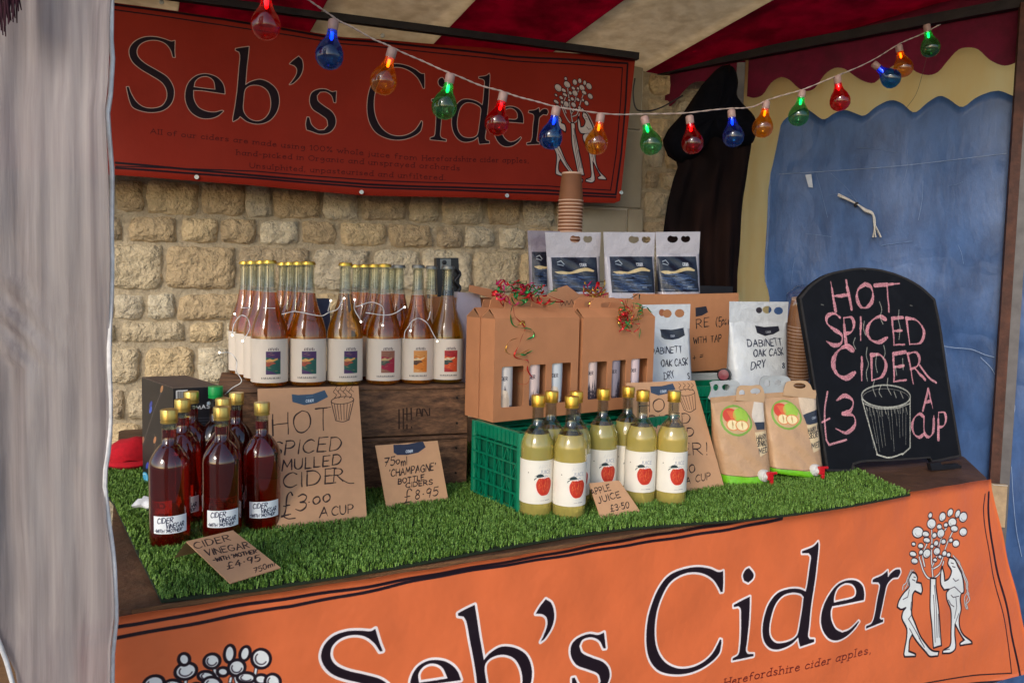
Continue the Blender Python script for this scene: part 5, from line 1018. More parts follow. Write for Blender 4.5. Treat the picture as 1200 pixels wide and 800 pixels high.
# green lattice crates
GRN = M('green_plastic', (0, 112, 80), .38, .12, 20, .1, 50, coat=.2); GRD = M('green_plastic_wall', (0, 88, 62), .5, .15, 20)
GO = at_z((607.5, 600.5), GZ); GU = np.array([math.cos(R_(36)), math.sin(R_(36)), 0]); GV = np.array([-math.sin(R_(36)), math.cos(R_(36)), 0]); GH = .183
def green_crate(O, U, V, w_, d_, h, label):
    t = thing('green_plastic_crate', label, 'crate', tuple(O), 'green lattice crates'); P = lambda a_, b_, c_: O+U*a_+V*b_+ZZ*c_
    def face(o, A, L_, Nn):
        nc = max(3, round(L_/.034)); cw = L_/nc; nr = 4; rh = (h-.045)/nr
        mb = MB(); pin = lambda a_, c_, q=0: o+A*a_+ZZ*c_-Nn*q
        for r in range(nr+1): mb.bar(pin(.004, .006+r*rh), pin(L_-.004, .006+r*rh), .006, .004, up=ZZ)
        for k_ in range(nc+1): mb.bar(pin(min(max(k_*cw, .004), L_-.004), .002, .001), pin(min(max(k_*cw, .004), L_-.004), h-.034, .001), .0032, .005, up=Nn)
        for r in range(nr):
            for k_ in range(nc):
                if (k_+r) % 2 == 0:
                    z_ = .006+r*rh; x = k_*cw; mb.bar(pin(x+.003, z_, .0016), pin(x+cw*.5, z_+rh, .0016), .0022, .004, up=Nn); mb.bar(pin(x+cw*.5, z_+rh, .0018), pin(x+cw-.003, z_, .0018), .0022, .004, up=Nn); mb.bar(pin(x+cw*.5, z_, .002), pin(x+cw*.5, z_+rh, .002), .002, .003, up=Nn)
        mb.build('lattice', GRN, t)
        mr_ = MB(); mr_.box(o+A*L_/2+ZZ*(h-.017)-Nn*.006, (L_, .012, .034), A, Nn, ZZ, bev=.002)
        for k_ in range(nc*2): mr_.box(o+A*(k_+.5)*cw/2+ZZ*(h-.017)+Nn*.0012, (.0025, .0028, .028), A, Nn, ZZ)
        mr_.build('rim', GRN, t)
    face(P(0, 0, 0), U, w_, -V); face(P(0, 0, 0), V, d_, -U); face(P(w_, 0, 0), V, d_, U); face(P(0, d_, 0), U, w_, V)
    for A_, B_, L_ in ((U, V, w_), ): 
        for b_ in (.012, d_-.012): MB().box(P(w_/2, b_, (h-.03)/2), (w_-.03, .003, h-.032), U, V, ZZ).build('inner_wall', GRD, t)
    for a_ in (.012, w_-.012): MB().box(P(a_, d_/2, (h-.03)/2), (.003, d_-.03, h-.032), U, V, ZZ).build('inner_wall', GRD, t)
    for a_, b_ in ((.006, .006), (w_-.006, .006), (.006, d_-.006), (w_-.006, d_-.006)): MB().tube([P(a_, b_, .001), P(a_, b_, h-.0005)], .0095, 10).build('corner_post', GRN, t, smooth=40)
    mb = MB()
    for k_ in range(9): mb.bar(P(.01+(w_-.02)*k_/8, .012, h-.022), P(.01+(w_-.02)*k_/8, d_-.012, h-.022), .008, .004)
    for k_ in range(4): mb.bar(P(.012, .03+(d_-.06)*k_/3, h-.018), P(w_-.012, .03+(d_-.06)*k_/3, h-.018), .008, .004)
    mb.build('top_grid', GRN, t); return t
green_crate(GO, GU, GV, .585, .20, GH, 'green plastic lattice crate on the grass mat supporting the gift boxes')
g2o = at_z((775, 548), GZ); g2o = np.array([.485, 2.33, GZ]); Q1 = np.array([math.cos(R_(20)), math.sin(R_(20)), 0]); Q2 = np.array([-Q1[1], Q1[0], 0]); green_crate(g2o, Q1, Q2, .34, .14, .215, 'rear green plastic crate supporting the white pouches behind the mulled cider sign')
# gift boxes
GT = GZ+GH+.001
def gift(label, A, W=.266, D=.060, H=.250, win=True):
    t = thing('gift_box', label, 'gift box', tuple(A), 'brown cardboard gift boxes on the green crate'); P = lambda a_, b_, c_: A+GU*a_+GV2*b_+ZZ*c_
    pl = Plane(A, GU, ZZ); pl.N = -GV2
    def rrect(x0, x1, y0, y1, r=.005):
        out = []
        for cx_, cy_, a0 in ((x1-r, y1-r, 0), (x0+r, y1-r, 90), (x0+r, y0+r, 180), (x1-r, y0+r, 270)): out += [(cx_+r*math.cos(R_(a0+k_*30)), cy_+r*math.sin(R_(a0+k_*30))) for k_ in range(4)]
        return out
    wins = [rrect(.023, .090, .034, .134), rrect(.108, .160, .032, .135), rrect(.179, .243, .034, .136)] if win else []
    slab('front_panel', pl, [(0, 0), (W, 0), (W, H), (0, H)], wins, .0025, KB, t, px=False)
    MB().box(P(.00125, D/2, H/2), (.0025, D-.0052, H), GU, GV2, ZZ).build('side_panel', KB, t); MB().box(P(W-.00125, D/2, H/2), (.0025, D-.0052, H), GU, GV2, ZZ).build('side_panel', KB, t); MB().box(P(W/2, D-.00125, H/2), (W, .0025, H), GU, GV2, ZZ).build('rear_panel', KB, t); MB().box(P(W/2, D/2, .0015), (W-.006, D-.006, .003), GU, GV2, ZZ).build('base_panel', KBI, t)
    if win:
        for a_ in (.099, .1695): MB().box(P(a_, D/2, .075), (.002, D-.006, .15), GU, GV2, ZZ).build('divider', KBI, t)
    hz = .022
    for s_, (b0, b1) in (('f', (0, D/2-.0012)), ('r', (D, D/2+.0012))):
        V = [P(0, b0, H), P(W, b0, H), P(W-.004, b1, H+hz), P(.004, b1, H+hz)]; V += [v+ZZ*.002 for v in V]; mesh('roof_flap', V, [[0, 1, 2, 3], [7, 6, 5, 4], [0, 4, 5, 1], [1, 5, 6, 2], [2, 6, 7, 3], [3, 7, 4, 0]], KB, t)
    for e_ in (0, W-.002): V = [P(e_, .001, H), P(e_, D-.001, H), P(e_, D/2, H+hz-.003)]; V += [v+GU*.002 for v in V]; mesh('gable_flap', V, [[0, 1, 2], [5, 4, 3], [0, 3, 4, 1], [1, 4, 5, 2], [2, 5, 3, 0]], KBI, t)
    hp = Plane(P(0, D/2-.002, 0), GU, ZZ); hp.N = -GV2
    slab('handle', hp, [(.045, H+hz-.006), (W-.045, H+hz-.006), (W-.052, H+hz+.022), (W-.07, H+hz+.030), (.07, H+hz+.030), (.052, H+hz+.022)], [rrect(.085, W-.085, H+hz+.004, H+hz+.018, .006)], .004, KB, t, px=False)
    return t
GV2 = np.array([-GU[1], GU[0], 0])
GA = at_z((577.5, 495), GT)
GB1 = GA+GU*(Plane(GA, GU, ZZ).hit((682, 440))[0]-.001)
gift('front left brown gift box with three windows and a long curled ribbon', GA)
gift('front right brown gift box with three windows beside the white pouch', GB1)
gift('rear left brown gift box standing directly behind the left windowed one', GA+GV2*.063-GU*.002, win=False)
gift('rear right brown gift box standing directly behind the right windowed one', GB1+GV2*.063-GU*.003, win=False)
# bottles inside the gift boxes
def inner_label(kind):
    c = lab_canvas(2*math.pi*.027, .12, (216, 204, 200), 1500); c.use()
    sky_ = {0: (214, 206, 200), 1: (226, 200, 192), 2: (206, 210, 214), 3: (222, 196, 186), 4: (150, 140, 150), 5: (222, 200, 200)}[kind]; c.poly([[(-80, 0), (80, 0), (80, 120), (-80, 120)]], sky_); dk = (52, 44, 56)
    for i in range(34):
        x = -50+i*3+rr.uniform(-1, 1); h = (rr.uniform(34, 74) if kind in (1, 3, 5) else (24+52*max(0, math.sin(i*.45+kind)))); c.poly([[(x-2.4, 0), (x, h), (x+2.4, 0)]], dk)
        for j in range(3): c.poly([[(x-3.2+j*.7, h*.3+j*h*.2), (x, h*.55+j*h*.2), (x+3.2-j*.7, h*.3+j*h*.2)]], dk)
    if kind in (0, 2): c.poly([sm([(-15, 0), (-14, 40), (-6, 62), (8, 58), (15, 36), (13, 0)], closed=True)], (226, 208, 186)); [c.stroke([(x, 2), (x*.9, rr.uniform(34, 56))], .8, (150, 124, 110), .7) for x in range(-12, 13, 2)]
    c.write('CIDER', (-16, 84), (8, 84), -9, 1.3, (60, 54, 64), up=(0, -1), jit=0)
    return M('gift_label_%d' % kind, img=c.image('gift_label_%d' % kind), rough=.6, var=.02)
def gift_bottle(A, a_, kind, label):
    p = A+GU*a_+GV2*.0305; t = thing('gift_cider_bottle', label, 'bottle', group='cider bottles inside the gift boxes')
    MB().lathe([(0, .002), (.024, 0), (.027, .004), (.027, .145), (.022, .165), (.012, .185), (.012, .225), (0, .226)], 28).build('bottle_body', M('dark_glass', (38, 24, 18), .12, .1, 10, coat=.5), t, smooth=45)
    label_band('paper_label', .0274, .012, .132, inner_label(kind), t); t.location = tuple(p+ZZ*.0035); t.rotation_euler = (0, 0, R_(36)-.35)
for A, ks, nm in ((GA, (0, 1, 2), 'left'), (GB1, (3, 4, 5), 'right')):
    for a_, k_, pos in zip((.044, .129, .203), ks, ('first', 'second', 'third')): gift_bottle(A, a_, k_, f'cider bottle with pale forest label in the {pos} window of the {nm} gift box')
# curled ribbons
RED = M('ribbon_red', (196, 22, 30), .22, .05, metal=.4); RGN = M('ribbon_green', (30, 130, 66), .22, .05, metal=.5); RGD = M('ribbon_gold', (206, 160, 60), .2, .05, metal=.8); RPK = M('ribbon_magenta', (190, 20, 90), .22, .05, metal=.4)
RPL = Plane(GA-GV2*.006, GU, ZZ); RPL2 = Plane(GA+GV2*.03, GU, ZZ)
def curl(pl, P, r, turns, mat, parent, w_=.005, o=.0, k_=90):
    Q = [pl.P(*pl.hit(p), o) for p in sm(P, n=8, corner=181)]; L_ = len(Q); pts = []; ups = []
    for i in range(k_+1):
        f = i/k_*(L_-1); j = min(int(f), L_-2); c = Q[j]*(1-f+j)+Q[j+1]*(f-j); d = Q[j+1]-Q[j]; d = d/max(np.linalg.norm(d), 1e-9); n1 = np.cross(d, pl.N); n1 /= max(np.linalg.norm(n1), 1e-9); a_ = turns*2*math.pi*i/k_
        pts.append(c+r*(n1*math.cos(a_)+pl.N*math.sin(a_))); ups.append(d*.8+n1*math.sin(a_)*.3+pl.N*.3)
    ups = [u/np.linalg.norm(u) for u in ups]; MB().ribbon(pts, ups, w_).build('ribbon_strand', mat, parent, smooth=80)
kr3 = K(530, 325, 4.571)
r1 = thing('curled_ribbon', 'red green and gold curling ribbon bow trailing down the left gift box', 'ribbon', tuple(RPL.P(.05, .25)), 'curled ribbons on the gift boxes')
curl(RPL, kr3([(330, 150), (305, 190), (330, 250), (400, 270), (435, 310), (400, 345)]), .004, 2, RGN, r1, .005); curl(RPL, kr3([(330, 140), (330, 210), (395, 270), (360, 340), (335, 420), (400, 440), (400, 490), (440, 535)]), .003, 3, RED, r1, .005)
curl(RPL, kr3([(360, 330), (300, 340), (290, 390), (340, 410), (420, 390)]), .003, 1.5, RGD, r1, .003); curl(RPL, kr3([(360, 400), (390, 420), (425, 385)]), .004, 1, RGN, r1, .006); curl(RPL, kr3([(345, 250), (380, 240), (400, 260)]), .004, 1, RGD, r1, .004); curl(RPL, kr3([(330, 520), (350, 565), (400, 570), (425, 520), (400, 500), (340, 510)]), .002, 1, RED, r1, .0016)
for i in range(24):
    x0, y0 = rr.uniform(230, 470), rr.uniform(40, 110); P = [(x0, y0)]
    for j in range(4): P.append((min(555, max(225, P[-1][0]+rr.uniform(-70, 70))), min(135, max(28, P[-1][1]+rr.uniform(-35, 35)))))
    curl(RPL2, kr3(P), rr.uniform(.004, .010), rr.uniform(1, 3), rr.choice([RED, RED, RGN, RGN, RGD, RPK]), r1, rr.uniform(.003, .006), o=rr.uniform(0, .03), k_=40)
curl(RPL2, kr3([(430, 60), (490, 100), (552, 128), (470, 125)]), .001, .3, RED, r1, .009, o=.03)
r2 = thing('curled_ribbon', 'knot of red green and gold curling ribbon hanging on the right gift box', 'ribbon', tuple(RPL.P(.35, .25)), 'curled ribbons on the gift boxes')
for i in range(16):
    P = [(rr.uniform(900, 990), rr.uniform(110, 160))]
    for j in range(4): P.append((min(1010, max(885, P[-1][0]+rr.uniform(-45, 45))), min(305, P[-1][1]+rr.uniform(10, 50))))
    curl(RPL, kr3(P), rr.uniform(.003, .008), rr.uniform(1, 3), rr.choice([RED, RED, RED, RGN, RGN, RGD]), r2, rr.uniform(.003, .005), o=rr.uniform(0, .015), k_=40)
curl(RPL, kr3([(985, 160), (1040, 165), (1075, 185)]), .003, 1, RGN, r2); curl(RPL, kr3([(975, 240), (1005, 280), (1005, 330)]), .002, 1, RGN, r2, .003); curl(RPL, kr3([(940, 110), (1000, 95), (1010, 120)]), .003, 1, M('ribbon_dark', (20, 40, 30), .3), r2, .004)
r3 = thing('curled_ribbon', 'magenta and gold ribbon tuft standing up behind the joint of the gift boxes', 'ribbon', tuple(RPL.P(.25, .27)), 'curled ribbons on the gift boxes'); RP3 = Plane(GA+GV2*.11, GU, ZZ)
for i in range(16):
    P = [(rr.uniform(720, 780), rr.uniform(60, 130))]
    for j in range(3): P.append((min(830, max(680, P[-1][0]+rr.uniform(-50, 50))), min(150, max(-40, P[-1][1]+rr.uniform(-45, 35)))))
    curl(RP3, kr3(P), rr.uniform(.003, .008), rr.uniform(1, 2), rr.choice([RPK, RED, RGD, RGN]), r3, rr.uniform(.003, .006), o=rr.uniform(0, .02), k_=36)
# loose cardboard flaps behind
RF = Plane(GA+GV2*.17, GU, ZZ); kr5 = kr3
fb = thing('open_cardboard_tray', 'open brown cardboard tray with raised flaps behind the gift boxes', 'cardboard tray', tuple(RF.P(.1, .2)))
slab('left_flap', RF, kr3([(95, 40), (200, 62), (310, 100), (305, 125), (230, 118), (90, 75)]), [], .003, KB, fb); slab('side_flap', RF, kr3([(160, 115), (300, 118), (280, 200), (140, 190)]), [kr3(ell(248, 158, 22, 16, -.4, 14))], .003, KB, fb, front=.01); 
def dflap(c): c.use(530, 325, 4.571); c.stroke(sm([(565, 120), (570, 150), (585, 130), (590, 150), (600, 125), (610, 145), (625, 120), (635, 140), (665, 118)], corner=181), 3, (50, 34, 30))
card('scribbled_flap', '', RF, kr3([(500, 90), (545, 60), (600, 42), (650, 80), (700, 110), (730, 160), (500, 170)]), .003, dflap, bg=(182, 130, 94), parent=fb, front=.012)
slab('right_flap', RF, kr3([(660, 90), (838, 80), (838, 130), (1012, 112), (1012, 160), (660, 175)]), [], .003, KB, fb); MB().box(RF.P(.21, .245, -.06), (.46, .1, .07), GU, ZZ, RF.N).build('tray_body', KBI, fb)
MB().box(RF.P(.21, .245-.05-.12, -.06), (.46, .14, .07), GU, ZZ, RF.N).build('tray_base', KB, fb)
RFb = Plane(GA+GV2*.19-GU*.05, GU, ZZ); pb1 = thing('mauve_paper_bag', 'pale mauve paper bag peeping out left of the gift boxes', 'bag', tuple(RFb.P(0, .2))); PBM = M('mauve_paper', (168, 160, 172), .7, .05)
slab('bag', RFb, [(537, 342), (562, 344), (566, 372), (556, 470), (538, 470), (534, 372)], [], .02, PBM, pb1)
# ---- pouches
def pouch(name, label, pl, quad, bulge, depth, draw, bg, parent=None, holes=(), seal=.14, group=None, ppm=1300, rough=.35, cat='drink pouch', n=18, foot=0, wob=.0045, capmat=None, sheen=.3):
    TL, TR, BR, BL = [np.array(pl.hit(p)) for p in quad]; e_ = (min(TL[0], BL[0])-.004, min(BL[1], BR[1])-.004, max(TR[0], BR[0])+.004, max(TL[1], TR[1])+.004)
    c = pcanvas(pl, *e_, ppm, bg); draw(c); m = M(name+'_foil', img=c.image(name+'_print'), rough=rough, var=.04, vs=8, bump=.6, bs=13, bd=.018, coat=sheen)
    t = thing(name.split('__')[0], label, cat, tuple(pl.P(*((BL+BR)/2), -depth/2)), group); H = TL[1]-BL[1]
    def pt(u, v): q = (BL*(1-u)+BR*u)*(1-v)+(TL*(1-u)+TR*u)*v; return q
    def side(sg):
        def f(u, v):
            vv = v*(1-seal); q = pt(u, vv); w_ = (max(0, math.sin(math.pi*u))**.55)*(1-(v**2.2))**.7; d = bulge*w_+(depth/2)*(1-v)**1.2
            return pl.P(q[0]+wob*math.sin(v*9+u*3)*(1-abs(2*u-1)), q[1], -depth/2*(1-v)**0-0+sg*d+(wob*.6*math.sin(u*13+v*17)*math.sin(math.pi*u) if sg > 0 else 0))
        return f
    uvf = lambda u, v: (lambda q: ((q[0]-e_[0])/(e_[2]-e_[0]), (q[1]-e_[1])/(e_[3]-e_[1])))(pt(u, v*(1-seal)))
    F1 = side(1); F2 = side(-1); V = []; uv = []; nu, nv = n, n+4
    for F_ in (F1, F2):
        for j in range(nv+1):
            for i in range(nu+1): V.append(F_(i/nu, j/nv)); uv.append(uvf(i/nu, j/nv))
    f = [[j*(nu+1)+i, j*(nu+1)+i+1, (j+1)*(nu+1)+i+1, (j+1)*(nu+1)+i] for j in range(nv) for i in range(nu)]; m_ = (nu+1)*(nv+1); f += [[q+m_ for q in g[::-1]] for g in f]
    f += [[j*(nu+1), (j+1)*(nu+1), (j+1)*(nu+1)+m_, j*(nu+1)+m_] for j in range(nv)]+[[(j+1)*(nu+1)+nu, j*(nu+1)+nu, j*(nu+1)+nu+m_, (j+1)*(nu+1)+nu+m_] for j in range(nv)]+[[i, i+m_, i+1+m_, i+1] for i in range(nu)]
    mesh('foil_body', V, f, m, t, uv=uv, smooth=True)
    s0_, s1_ = pt(0, 1-seal*1.04), pt(1, 1-seal*1.04)
    slab('top_seal', pl, [tuple(s0_), tuple(s1_), tuple(TR), tuple(TL)], [[pl.hit(p) for p in h] for h in holes], .0012, m, t, ext=e_, front=-depth/2+.0006, px=False)
    return t
def kid(cx_, cy_, rx, ry, s=0): # kidney shaped grip hole
    P = ell(cx_, cy_, rx, ry, 0, 16); return [(x, y+(ry*.45*max(0, 1-abs((x-cx_-s)/rx/.55)) if y < cy_ else 0)) for x, y in P]
# landscape pouches on the cardboard box
pd = 2.52; ku = K(600, 190, 4.286)
LPx = lambda px, d=pd, ang=12: (lambda q: Plane((q[0], q[1], 0), (math.cos(R_(ang)), math.sin(R_(ang)), 0), ZZ))(at_y((px, 310), d))
def landscape(x0, y0, x1, y1):
    def dr(c):
        c.use(); c.poly([[(x0, y0), (x1, y0), (x1, y1), (x0, y1)]], (14, 20, 38)); w_, h = x1-x0, y1-y0; g = lambda u, v: (x0+w_*u, y0+h*v)
        c.poly([sm([g(.05, .42), g(.2, .40), g(.38, .42), g(.55, .34), g(.75, .30), g(.93, .38), g(.9, .42), g(.7, .40), g(.5, .46), g(.2, .5)], closed=True)], (196, 176, 130))
        for k_ in range(70):
            u, v = rr.uniform(.02, .7), rr.uniform(.48, .92); c.stroke(sm([g(u, v), g(u+.12, v+.02), g(u+.26, v+rr.uniform(-.02, .06))], corner=181), .8, rr.choice([(52, 76, 116), (104, 124, 156), (26, 42, 76), (36, 60, 100)]), .7)
        c.stroke([g(.12, .14), g(.2, .1), (g(.26, .2))], 1.1, (150, 160, 170)); c.stroke([g(.12, .2), g(.24, .24)], 1, (150, 160, 170)); c.write('CIDER', g(.60, .26), g(.76, .26), h*.08, .7, (190, 196, 204), jit=0); c.stroke([g(.04, .93), g(.35, .95)], .7, (120, 130, 150)); c.stroke([g(.72, .85), g(.82, .85)], .8, (150, 160, 170))
    return dr
GREY = (170, 168, 178)
bgx = at_y((700, 343), 2.55)[2]
kp = 'grey foil cider pouches with dark landscape labels'
pouch('landscape_pouch__a', 'darkest foil cider pouch, mostly hidden at the left end of the pouch row', LPx(640, 2.60), [(620, 269.5), (682, 271), (680, 352), (624, 352)], .012, .05, landscape(624.5, 295, 668, 336), (128, 120, 134), seal=.2, group=kp)
pouch('landscape_pouch__b', 'foil cider pouch with landscape label under the cup stack, ribbon in front', LPx(674), [(641, 271.5), (707, 271.7), (703, 352), (646, 352)], .012, .05, landscape(648, 301.5, 701.5, 342), GREY, holes=[kid(*ku([(328, 384)])[0], 6.3, 4.6, 1), kid(*ku([(392, 384)])[0], 5.4, 4.6)], seal=.34, group=kp)
pouch('landscape_pouch__c', 'middle foil cider pouch with dark landscape label, above the right gift box', LPx(740), [(710, 271.3), (771, 271.7), (768, 352), (713, 352)], .012, .05, landscape(717, 300.5, 767.5, 343), GREY, holes=[kid(*ku([(625, 386)])[0], 6.3, 4.6, 1), kid(*ku([(688, 386)])[0], 5.2, 4.4)], seal=.34, group=kp)
pouch('landscape_pouch__d', 'rightmost foil cider pouch with dark landscape label next to the dark coat', LPx(798, 2.56), [(771.5, 271.3), (824.5, 271), (820.5, 344.5), (774, 346)], .012, .05, landscape(773, 300.5, 819, 342), GREY, holes=[kid(*ku([(822, 384)])[0], 6.4, 4.6, 1), kid(*ku([(888, 383)])[0], 5.6, 4.4)], seal=.34, group=kp)
# cardboard box with writing + boxes under it
BX = Plane(tuple(at_y((768, 390), 2.50)*np.array([1, 1, 0])), (math.cos(R_(18)), math.sin(R_(18)), 0), ZZ); bt_ = BX.hit((818, 344.5))[1]; bb = BX.hit((818, 436))[1]
cbx = thing('cardboard_box', 'brown cardboard box handwritten WITH TAP, between the two white pouches', 'box', tuple(BX.P(.1, bb)))
def dbox(c):
    c.use(740, 330, 5.714); c.poly([[(428, 175), (500, 165), (512, 205), (470, 228), (430, 235)]], (34, 36, 50)); PN = (36, 26, 26)
    c.write('RE', (436, 312), (520, 298), 56, 5.5, PN, up=(-.05, -1)); c.write('(5', (566, 305), (606, 300), 62, 5, PN); c.write('%', (606, 290), (636, 286), 36, 4.5, PN); c.write('Rm', (648, 286), (690, 280), 26, 5, PN); c.write('WITH', (416, 416), (500, 406), 40, 5, PN); c.write('TAP', (530, 410), (602, 398), 44, 5, PN); c.write('+ =', (410, 536), (480, 516), 50, 5, PN)
card('front_panel', '', BX, [(745, 345.8), (865.5, 343.2), (865, 431), (745, 441)], .004, dbox, bg=(176, 122, 84), parent=cbx, mname='written_cardboard')
q0_, q1_ = BX.hit((745, 392))[0], BX.hit((865.3, 392))[0]; MB().box(BX.P((q0_+q1_)/2, (bt_+bb)/2, -.135), (q1_-q0_-.004, .26, bt_-bb-.006), BX.U, -BX.N, ZZ, bev=.002).build('box_carcass', KB, cbx)
wb_ = thing('white_storage_box', 'plain white plastic box under the handwritten cardboard box', 'box', tuple(BX.P(.1, GZ))); MB().box(BX.P((q0_+q1_)/2+.02, (bb-.004+GZ)/2, -.13), (q1_-q0_+.10, .25, bb-.004-GZ), BX.U, -BX.N, ZZ, bev=.006).build('box_body', M('white_plastic', (176, 184, 186), .5, .06), wb_)
lb2 = thing('tall_brown_box', 'tall brown cardboard box hidden behind the gift boxes under the foil pouches', 'box', tuple(LPx(690).P(0, GZ)))
LQ = LPx(690, 2.5); s0_, s1_ = LQ.hit((618, 350))[0], LQ.hit((742, 350))[0]; MB().box(LQ.P((s0_+s1_)/2, (bgx+GZ)/2-.006, -.14), (s1_-s0_, .28, bgx-GZ-.012), LQ.U, -LQ.N, ZZ, bev=.002).build('box_carcass', KB, lb2)
bt2 = thing('black_tray', 'shallow black plastic tray lying on the cardboard box below the coat', 'tray', tuple(BX.P(.3, bt_))); s0_, s1_ = BX.hit((822, 335))[0], BX.hit((865, 335))[0]
mb = MB(); W_ = s1_-s0_; D_ = .16
for a_, b_, dx_, dy_ in ((W_/2, .004, W_, .008), (W_/2, D_-.004, W_, .008), (.004, D_/2, .008, D_-.017), (W_-.004, D_/2, .008, D_-.017)): mb.box(BX.P(s0_+a_, bt_+.014, -b_-.03), (dx_, dy_, .028), BX.U, -BX.N, ZZ)
mb.build('tray_wall', BK, bt2); MB().box(BX.P(s0_+W_/2, bt_+.003, -D_/2-.03), (W_-.017, D_-.017, .004), BX.U, -BX.N, ZZ).build('tray_base', BK, bt2)
# DABINETT pouches
WHF = (198, 204, 210)
def dab(ox, oy, sc, xs):
    def f(c):
        c.use(ox, oy, sc); I = (30, 34, 52)
        for txt, p0, p1, h, sl_ in xs: c.write(txt, p0, p1, h, 4.2 if sc > 4 else 2.6, I, slant=sl_)
    return f
d2l = lambda c: (c.use(740, 330, 5.714), c.poly([[(222, 322), (300, 326), (378, 312), (382, 362), (340, 384), (290, 392), (235, 388), (216, 372)]], (34, 38, 50)), c.write('CIDER', (282, 374), (316, 372), 12, 2.4, (170, 176, 184), jit=0), c.poly([ell(232, 210, 20, 24)], (150, 90, 60)), c.write('DABINETT', (142, 486), (346, 476), 42, 5.4, (34, 36, 50), slant=.05), c.write('OAK CASK', (208, 570), (384, 556), 44, 5.4, (34, 36, 50), slant=.1), c.write('DRY', (206, 652), (280, 640), 44, 5.4, (34, 36, 50), slant=.1), c.write('S', (374, 648), (388, 646), 36, 5.4, (34, 36, 50)))
DP1 = (lambda q: Plane((q[0], q[1], 0), (math.cos(R_(20)), math.sin(R_(20)), 0), ZZ))(at_y((790, 440), 2.30))
k7 = K(740, 330, 5.714)
pouch('dabinett_pouch__a', 'white foil pouch handwritten Dabinett oak cask dry, right of the gift boxes', DP1, [(757, 357.5), (814.4, 356.5), (811, 449), (758, 452)], .010, .05, d2l, WHF, holes=[ell(*k7([(268, 216)])[0], 5.5, 5, 0, 14), ell(*k7([(352, 214)])[0], 5.8, 5, 0, 14)], seal=.30, group='white Dabinett pouches', rough=.4)
d2r = lambda c: (c.use(740, 340, 3.333), c.poly([[(502, 140), (540, 146), (594, 142), (596, 160), (570, 174), (530, 180), (500, 168)]], (40, 42, 54)), c.write('CIDER', (540, 170), (562, 168), 7, 1.3, (170, 176, 184), jit=0), c.poly([ell(520, 80, 12, 12)], (60, 56, 64)), c.write('DABINETT', (460, 222), (600, 216), 26, 3.4, (32, 40, 62), slant=.05), c.write('OAK CASK', (478, 260), (600, 252), 26, 3.4, (32, 40, 62), slant=.1), c.write('DRY', (468, 310), (520, 300), 28, 3.4, (32, 40, 62), slant=.15), c.write('8', (592, 304), (602, 304), 20, 3.4, (32, 40, 62)))
DP2 = (lambda q: Plane((q[0], q[1], 0), (math.cos(R_(16)), math.sin(R_(16)), 0), ZZ))(at_y((895, 440), 2.36))
k8 = K(740, 340, 3.333)
pouch('dabinett_pouch__b', 'white foil pouch handwritten Dabinett oak cask dry, between cardboard box and chalkboard', DP2, [(861, 353.5), (931, 354), (924, 470), (861, 470)], .022, .06, d2r, WHF, holes=[ell(*k8([(552, 78)])[0], 5.5, 4.5, 0, 14), ell(*k8([(597, 82)])[0], 5.5, 4.5, 0, 14)], seal=.20, group='white Dabinett pouches', rough=.3)
# kraft pouches with taps
ka = K(820, 400, 4.211); KP = (186, 148, 112)
def applelogo(c, x, y, r):
    c.poly([ell(x, y, r, r*1.02)], (120, 160, 60)); c.poly([ell(x, y, r*.86, r*.88)], (196, 160, 116)); c.poly([ell(x-r*.32, y-r*.3, r*.48, r*.5)], (200, 62, 38)); c.poly([ell(x+r*.32, y-r*.32, r*.5, r*.48)], (150, 186, 60))
    for dx_, dy_ in ((-.26, .3), (.30, .34)): c.poly([ell(x+r*dx_, y+r*dy_, r*.40, r*.36)], (214, 120, 60)); c.poly([ell(x+r*dx_, y+r*dy_, r*.34, r*.31)], (232, 214, 164)); c.poly([ell(x+r*dx_, y+r*dy_-r*.06, r*.05, r*.14)], (188, 150, 96)); c.stroke([(x+r*dx_, y+r*(dy_-.3)), (x+r*dx_*1.1, y+r*(dy_+.2))], r*.04, (180, 140, 90))
    for k_ in range(8): c.stroke([(x-r*.5+k_*r*.06, y-r*.6), (x-r*.3+k_*r*.04, y-r*.1)], r*.04, (224, 130, 60), .6)
def kd(i):
    def f(c):
        c.use(820, 400, 4.211)
        if i == 0:
            c.poly([[(60, 656), (340, 662), (380, 640), (380, 760), (60, 760)]], (110, 186, 30)); c.stroke([(60, 656), (200, 662), (345, 655)], 3, (96, 70, 50)); applelogo(c, 198, 396, 74)
            c.poly([[(318, 260), (352, 280), (345, 410), (286, 410), (280, 380)]], (210, 198, 184)); c.poly([[(286, 405), (345, 405), (340, 440), (290, 440)]], (40, 44, 58)); c.poly([[(278, 452), (350, 446), (354, 545), (300, 568)]], (214, 190, 150))
            for tx, y in (('HARRY', 486), ('SPARKLY', 514), ('MED', 548)): c.write(tx, (286+(y-486)*.15, y+6), (346, y), 24, 3.2, (50, 40, 36), jit=.05)
        else:
            c.poly([[(330, 622), (480, 632), (640, 640), (640, 740), (330, 740)]], (110, 186, 30)); c.stroke([(340, 622), (480, 630), (620, 628)], 3, (96, 70, 50)); applelogo(c, 448, 368, 70)
            c.poly([[(530, 262), (614, 262), (614, 380), (526, 380)]], (206, 184, 158)); c.poly([[(528, 370), (614, 344), (614, 410), (560, 416), (536, 412)]], (42, 46, 60)); c.poly([[(536, 418), (614, 408), (614, 532), (562, 548)]], (214, 190, 150)); c.write('CIDER', (578, 392), (604, 386), 10, 2, (160, 166, 176), jit=0)
            for tx, y in (('HARRY M', 448), ('SECRET', 474), ('MED', 522)): c.write(tx, (542+(y-448)*.2, y+8), (610, y-2), 24, 3.2, (50, 40, 36), jit=.05)
    return f
